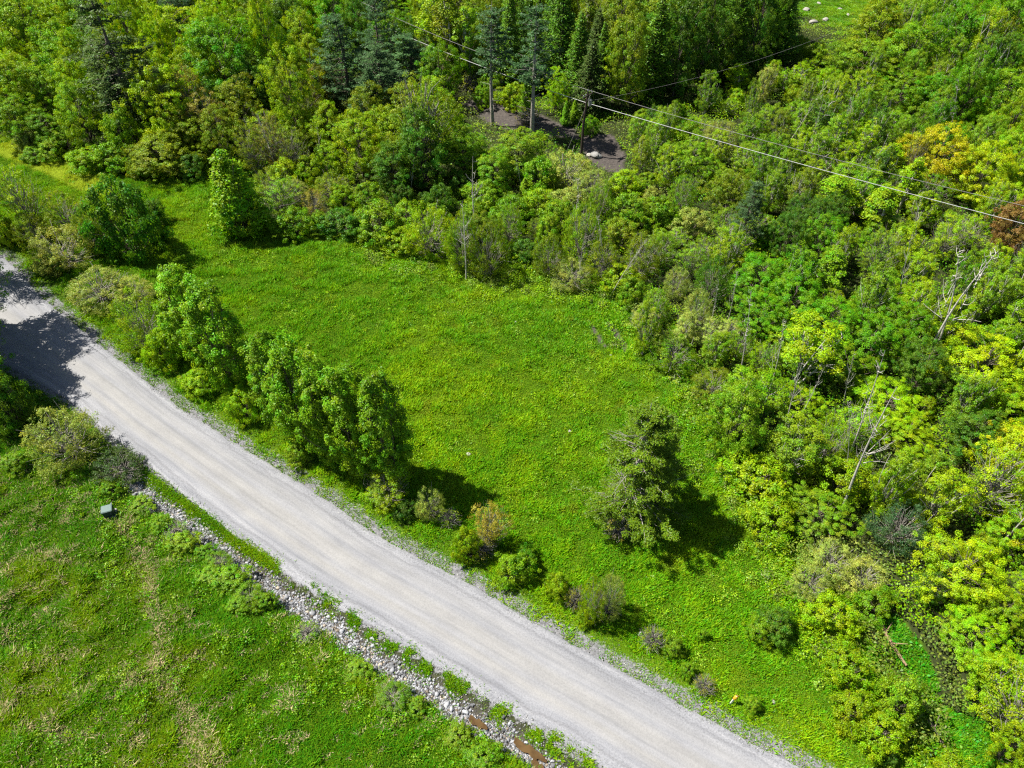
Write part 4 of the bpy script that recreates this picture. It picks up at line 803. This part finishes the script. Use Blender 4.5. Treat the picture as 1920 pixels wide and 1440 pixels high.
tube_obj('brace', [top + ax_ * .6 + [0, 0, -.5], top + [-.03, 0, -1.2]], .02, M_DW, pole)
bm = bmesh.new(); bmesh.ops.create_cone(bm, cap_ends=True, segments=14, radius1=.2, radius2=.2, depth=.7); boxmesh(bm, 0, 0, .38, .1, .1, .12, .01); q = bmobj('transformer', bm, M_DW, pole); q.location = (.55, -.1, PH - 1.2)
tube_obj('guy_wire', [(.2, 0, PH - 1.6), (-1.9, -.3, .05)], .018, M_DW, pole)
def sag(a, b_, s, n=26):
    t_ = np.linspace(0, 1, n)[:, None]; p = np.array(a) * (1 - t_) + np.array(b_) * t_; p[:, 2] -= (4 * t_ * (1 - t_))[:, 0] * s; return p
pz = pole.location.z
def rayat(px_, py_, z): return G(px_, py_, z)
att = np.array([pb[0] + .22, pb[1], PH - 1.35])
att[2] = HC + ray(1094, 193)[2] * (pb[1] / ray(1094, 193)[1])
def cable(name, pts, rad, mat, label): o = tube_obj(name, pts, rad, mat, None, 6); tag(o, label, 'power line', 'overhead cables at the utility pole')
RE = rayat(1920, 432, att[2] - .8); RE2 = att + (RE - att) * 1.5; RE2[2] = att[2] + .3
mid_ = sag(att, RE2, .45, 40); cable('cable', mid_, .026, M_WIRE, 'thick bright cable running from the pole down to the right edge')
LE = rayat(768, 66, att[2] - .2); cable('cable', sag(att, LE + (LE - att) * .35 + np.array([0, 0, .1]), .5, 30), .026, M_WIRE, 'thick bright cable running from the pole up into the trees on the left')
dR_ = (RE2 - att); dL_ = (LE - att) * 1.35; tp = np.array([pb[0], pb[1], 0]) + top + np.array([0, 0, .2])
cable('cable', sag(tp, tp + dR_ + np.array([0, 0, .8]), .9, 40), .020, M_DW, 'thin dark cable from the pole top towards the right')
cable('cable', sag(tp, tp + dL_ + np.array([0, 0, .6]), .6, 30), .020, M_DW, 'thin dark cable from the pole top towards the left')
sv = rayat(1480, 84, 9.0); cable('cable', sag(att + [0, 0, .2], sv + (sv - att) * .25, .9, 40), .009, M_DW, 'thin service cable crossing the black shade behind the pole')

# ------------------------------------------------------------------ green utility box
ub = G(208, 966); box = empty('utility_box', (ub[0], ub[1], float(hgt(ub[:1], ub[1:2])[0])), radians(20)); tag(box, 'small green metal utility box with pale sloping lid in the rough grass', 'utility box')
M_BOX = simple('green_paint', (.018, .042, .036), .45); M_LID = simple('paler_green_paint', (.06, .115, .105), .4); M_CONC = simple('concrete', (.3, .29, .27), .9)  # lid gets a paler tone of the cabinet green
bm = bmesh.new(); boxmesh(bm, 0, 0, .0, .82, .74, .12, .01); bmobj('base', bm, M_CONC, box)
bm = bmesh.new(); boxmesh(bm, 0, 0, .36, .66, .56, .60, .02); bmobj('cabinet', bm, M_BOX, box)
bm = bmesh.new(); boxmesh(bm, 0, 0, .70, .74, .64, .10, .03, .92); l_ = bmobj('lid', bm, M_LID, box); l_.rotation_euler = (radians(4), 0, 0)
bm = bmesh.new(); boxmesh(bm, 0, -.287, .36, .54, .016, .46, .006); dr = bmobj('door', bm, M_BOX, box)
bm = bmesh.new(); boxmesh(bm, .18, -.305, .38, .03, .03, .14, .006); h_ = bmobj('handle', bm, M_DW, dr)
bm = bmesh.new(); boxmesh(bm, .30, .33, .70, .08, .05, .06, .01); bmobj('hinge', bm, M_PORC, box)
# marker posts
def marker(px_, py_, Hm, w, lean, label, yellow=True):
    q = G(px_, py_); o = empty('marker_post', (q[0], q[1], float(hgt(q[:1], q[1:2])[0]))); o.rotation_euler = lean; tag(o, label, 'marker post')
    bm = bmesh.new(); boxmesh(bm, 0, 0, Hm / 2 - .15, w, w * .5, Hm + .3, .012); bmobj('post', bm, simple('white_paint', (.62, .61, .57), .5), o)
    if yellow:
        t_ = Tubes(); t_.add([(0, 0, Hm - .30), (0, 0, Hm - .28), (.02, 0, Hm - .02), (.02, 0, Hm + .02)], [w * .7, w * .82, w * .82, w * .4], 10); link('cap', t_.mesh('cap', simple('yellow_plastic', (.50, .27, .02), .5)), o)
        V = [(.02, 0, Hm - .02), (.22, .04, Hm + .02), (.23, .03, Hm - .14), (.02, 0, Hm - .17), (.02, .012, Hm - .02), (.22, .052, Hm + .02), (.23, .042, Hm - .14), (.02, .012, Hm - .17)]
        link('flag', make_mesh('flag', V, [(0, 1, 2, 3), (7, 6, 5, 4), (0, 4, 5, 1), (1, 5, 6, 2), (2, 6, 7, 3), (3, 7, 4, 0)], simple('yellow_cloth', (.55, .30, .02), .8)), o)
marker(1369, 1320, .85, .12, (radians(-8), radians(14), 0), 'white marker post with a yellow flagged top leaning in the verge grass')
marker(1197, 1194, .55, .08, (0, radians(6), 0), 'small pale wooden stake beside the twiggy verge bush', False)
# boulders and pale rocks
def rock(px_, py_, r, tint, label, sx=1.0, group='pale rocks lying in the grass'):
    q = G(px_, py_); bm = bmesh.new(); bmesh.ops.create_icosphere(bm, subdivisions=3, radius=1); sd_ = rnd.uniform(0, 50)
    for v in bm.verts:
        c0 = v.co.copy(); f = 1 + .35 * (float(vnoise(c0.x * 1.3 + sd_, c0.y * 1.3 + c0.z * 1.7, 1, 3)) - .5) + .12 * (float(vnoise(c0.x * 4 + sd_, c0.y * 4 - c0.z * 3, 1, 5)) - .5)
        v.co = Vector((c0.x * r * sx * f, c0.y * r * f * .9, max(c0.z, -.5) * r * .62 * f))
    a = simple('pale_rock', tint, .9, n=5); o = bmobj('boulder', bm, a); o.location = (q[0], q[1], float(hgt(q[:1], q[1:2])[0]) + r * .2); o.rotation_euler = (rnd.uniform(-.15, .15), rnd.uniform(-.15, .15), rnd.uniform(0, 6)); tag(o, label, 'rock', group)
rock(1117, 293, .6, (.22, .215, .21), 'large white boulder at the foot of the utility pole', 1.2)
rock(1105, 291, .35, (.35, .33, .28), 'smaller tan rock just left of the white boulder')
for p, r, l in [((967,603),.16,'small white stone alone in the middle of the meadow'),((1146,664),.14,'small white stone below the brown ruts in the meadow'),((879,853),.24,'pale flat stone right of the shadowed roadside trees'),((1068,808),.16,'dull pale stone in the meadow above the lone pine'),((1255,783),.22,'pale stone at the meadow edge right of the lone pine top'),
                ((1442,1082),.22,'pale stone in the shrubs right of the pine shadow'),((1450,1317),.2,'pale stone right of the flagged marker post'),((705,958+0),.12,'tiny pale stone beside the verge bushes'),((835,1050),.12,'white pebble at the road verge left of the orange-tinged bush'),
                ((1512,18),.9,'long pale rock in the clearing at the top edge'),((1548,36),.8,'flat grey rock at the border of the top clearing'),((1575,16),.5,'small grey rock among others in the top clearing'),((1590,28),.45,'rightmost small rock of the top clearing'),((1535,8),.5,'small rock at the very top of the clearing'),((1525,42),1.0,'wide flat ledge of pale rock above the black shade'),
                ((1000,208),.5,'tan earth-covered rock on the bank behind the dirt strip'),((1175,175),.35,'small grey rock in the shade right of the pole top')]:
    rock(p[0], p[1], r * .6, (.27, .26, .23), l, rnd.uniform(1, 1.6))
def log(p0, p1, r, label, mat):
    a = G(*p0, .25); b_ = G(*p1, .25); c0 = (a + b_) / 2; t_ = Tubes(); t_.add(bend(a - c0, b_ - c0, np.random.default_rng(5), .03, 7), np.linspace(r, r * .5, 7), 8)
    rng = np.random.default_rng(int(p0[0]))
    for f in (.3, .55, .8): s0 = (a - c0) * (1 - f) + (b_ - c0) * f; t_.add([s0, s0 + np.array([rng.uniform(-.6, .6), rng.uniform(-.6, .6), .5])], [r * .35, .02], 5)
    o = link('fallen_log', t_.mesh('fallen_log', mat)); o.location = c0; tag(o, label, 'log', 'fallen logs in the wood')
log((1646, 1158), (1700, 1248), .14, 'brown fallen log lying across the vivid green hollow', simple('rotten_wood', (.22, .15, .09), .95))
log((1742, 1350), (1775, 1405), .13, 'dark fallen log at the lower green hollow near the bottom right', M_BARK)
log((1655, 1372), (1690, 1385), .10, 'pale fallen log at the meadow corner near the bottom right', M_GREY)

q = G(312, 520); t_ = Tubes(); t_.add([(0, 0, -.1), (0, 0, .35), (.03, 0, .6)], [.2, .16, .13], 9); t_.add([(.03, 0, .6), (.03, 0, .605)], [.13, .001], 9)
o = link('tree_stump', t_.mesh('tree_stump', M_BARK)); o.location = (q[0], q[1], float(hgt(q[:1], q[1:2])[0])); tag(o, 'small dark stump in the grass above the roadside row', 'stump')

# ------------------------------------------------------------------ labels: look first, then the nearest landmark, then order
LM = [((40,60),'the top left corner'),((212,120),'the dark shaggy pine'),((436,362),'the big cone-shaped tree'),((425,120),'the vivid round green maple'),((548,180),'the golden yellow tree'),((640,115),'the blue-green pine'),((792,245),'the dark open-crowned tree'),((590,385),'the orange bush'),
      ((920,60),'the left tall pine'),((1001,80),'the right tall pine'),((1093,230),'the utility pole'),((1160,70),'the big olive tree'),((1300,130),'the black shaded hollow'),((1520,25),'the rocky clearing'),((970,225),'the brown dirt strip'),((1140,285),'the brown dirt patch'),
      ((1720,60),'the green slope trees'),((1880,60),'the top right corner'),((1760,292),'the golden trees on the slope'),((1903,425),'the reddish-brown tree'),((1500,325),'the long bright cable'),((1815,550),'the forked white trunks'),((1500,580),'the vivid green grove'),((1842,690),'the bright yellow round tree'),((1630,840),'the leaning white birch trunk'),((1380,780),'the shadow-footed tree'),((1210,615),'the slim yellow-green cone'),
      ((1160,630),'the brown wheel ruts'),((1805,1075),'the glowing yellow tree'),((1690,1210),'the fallen log'),((1456,1170),'the lone dark shrub'),((1372,1310),'the flagged marker post'),((1192,870),'the lone meadow pine'),((1560,1060),'the grey-green willows'),((1840,1390),'the bottom right corner'),((870,450),'the pale meadow-edge snag'),((1085,430),'the thin white snags'),
      ((920,985),'the orange-tinged bush'),((182,540),'the pale domed willow'),((118,820),'the roadside willow'),((225,400),'the dark bush'),((600,760),'the roadside row'),((370,610),'the roadside pair'),((20,760),'the left edge shade'),((130,320),'the yellow grass path'),((1910,900),'the right edge')]
LX = np.array([l[0] for l in LM], float)
def size_word(H):
    return 'very tall' if H > 11 else 'tall' if H > 8 else 'mid-height' if H > 5 else 'low' if H < 2 else 'small' if H < 3.2 else 'modest'
def rel(u, v, k):
    if 'corner' in LM[k][1]: return 'near'
    dx, dy = u - LX[k][0], v - LX[k][1]; d = math.hypot(dx, dy)
    if d < 26: return 'at'
    a = math.degrees(math.atan2(-dy, dx)) % 360
    w = ['right of', 'upper right of', 'above', 'upper left of', 'left of', 'lower left of', 'below', 'lower right of'][int(((a + 22.5) % 360) // 45)]
    return ('just ' if d < 62 else '') + w
lab = {}
for T in THINGS:
    if T['label'] is None:
        k = int(np.argmin(np.hypot(LX[:, 0] - T['u'], LX[:, 1] - T['v'])))
        cn = COL[T['col']][1] if T['col'] in COL and T['kind'] not in ('snag', 'snaggrey') else ''
        kn = NAMEK[T['kind']][2]
        T['lab'] = ' '.join((size_word(T['H']) + ' ' + cn + ' ' + kn + ' ' + rel(T['u'], T['v'], k) + ' ' + LM[k][1]).split())
    else: T['lab'] = T['label']
    lab.setdefault(T['lab'], []).append(T)
ORD = ['', 'first', 'second', 'third', 'fourth', 'fifth', 'sixth', 'seventh', 'eighth', 'ninth', 'tenth', 'eleventh', 'twelfth'] + [str(q_) + 'th' for q_ in range(13, 60)]
for L_, ts in lab.items():
    if len(ts) > 1:
        ts.sort(key=lambda t_: t_['u'])
        for i_, t_ in enumerate(ts):
            if len(ts) == 2: pre = ('left', 'right')[i_] + ' one, '
            else: pre = ('leftmost' if i_ == 0 else 'rightmost' if i_ == len(ts) - 1 else ORD[i_ + 1] + ' from left') + ', '
            t_['lab'] = pre + L_
GRP = {'aspen': 'slender aspens of the slope', 'cone': 'dense bushy trees', 'round': 'leafy trees of the wood', 'ash': 'leafy trees beside the road', 'maple': 'broad maple-like trees of the wood', 'shrub': 'leafy shrubs of the wood edge', 'willow': 'willow shrubs of the wood edge', 'sparse': 'thinly leaved young trees', 'birch': 'white-stemmed birches', 'poplar': 'slim poplars', 'brush': 'twiggy brush', 'pine': 'pines of the wood', 'tallpine': 'tall bare-trunked pines', 'spruce': 'spruces of the dark stand', 'snag': 'bare dead trunks among the trees', 'snaggrey': 'bare dead trunks among the trees'}
for T in THINGS:
    w = T['lab'].split()
    tag(T['o'], ' '.join(w[:16]), NAMEK[T['kind']][1], T['group'] or GRP.get(T['kind']))
print('max label words', max(len(T['lab'].split()) for T in THINGS), 'labels unique', len(set(T['lab'] for T in THINGS)), len(THINGS))
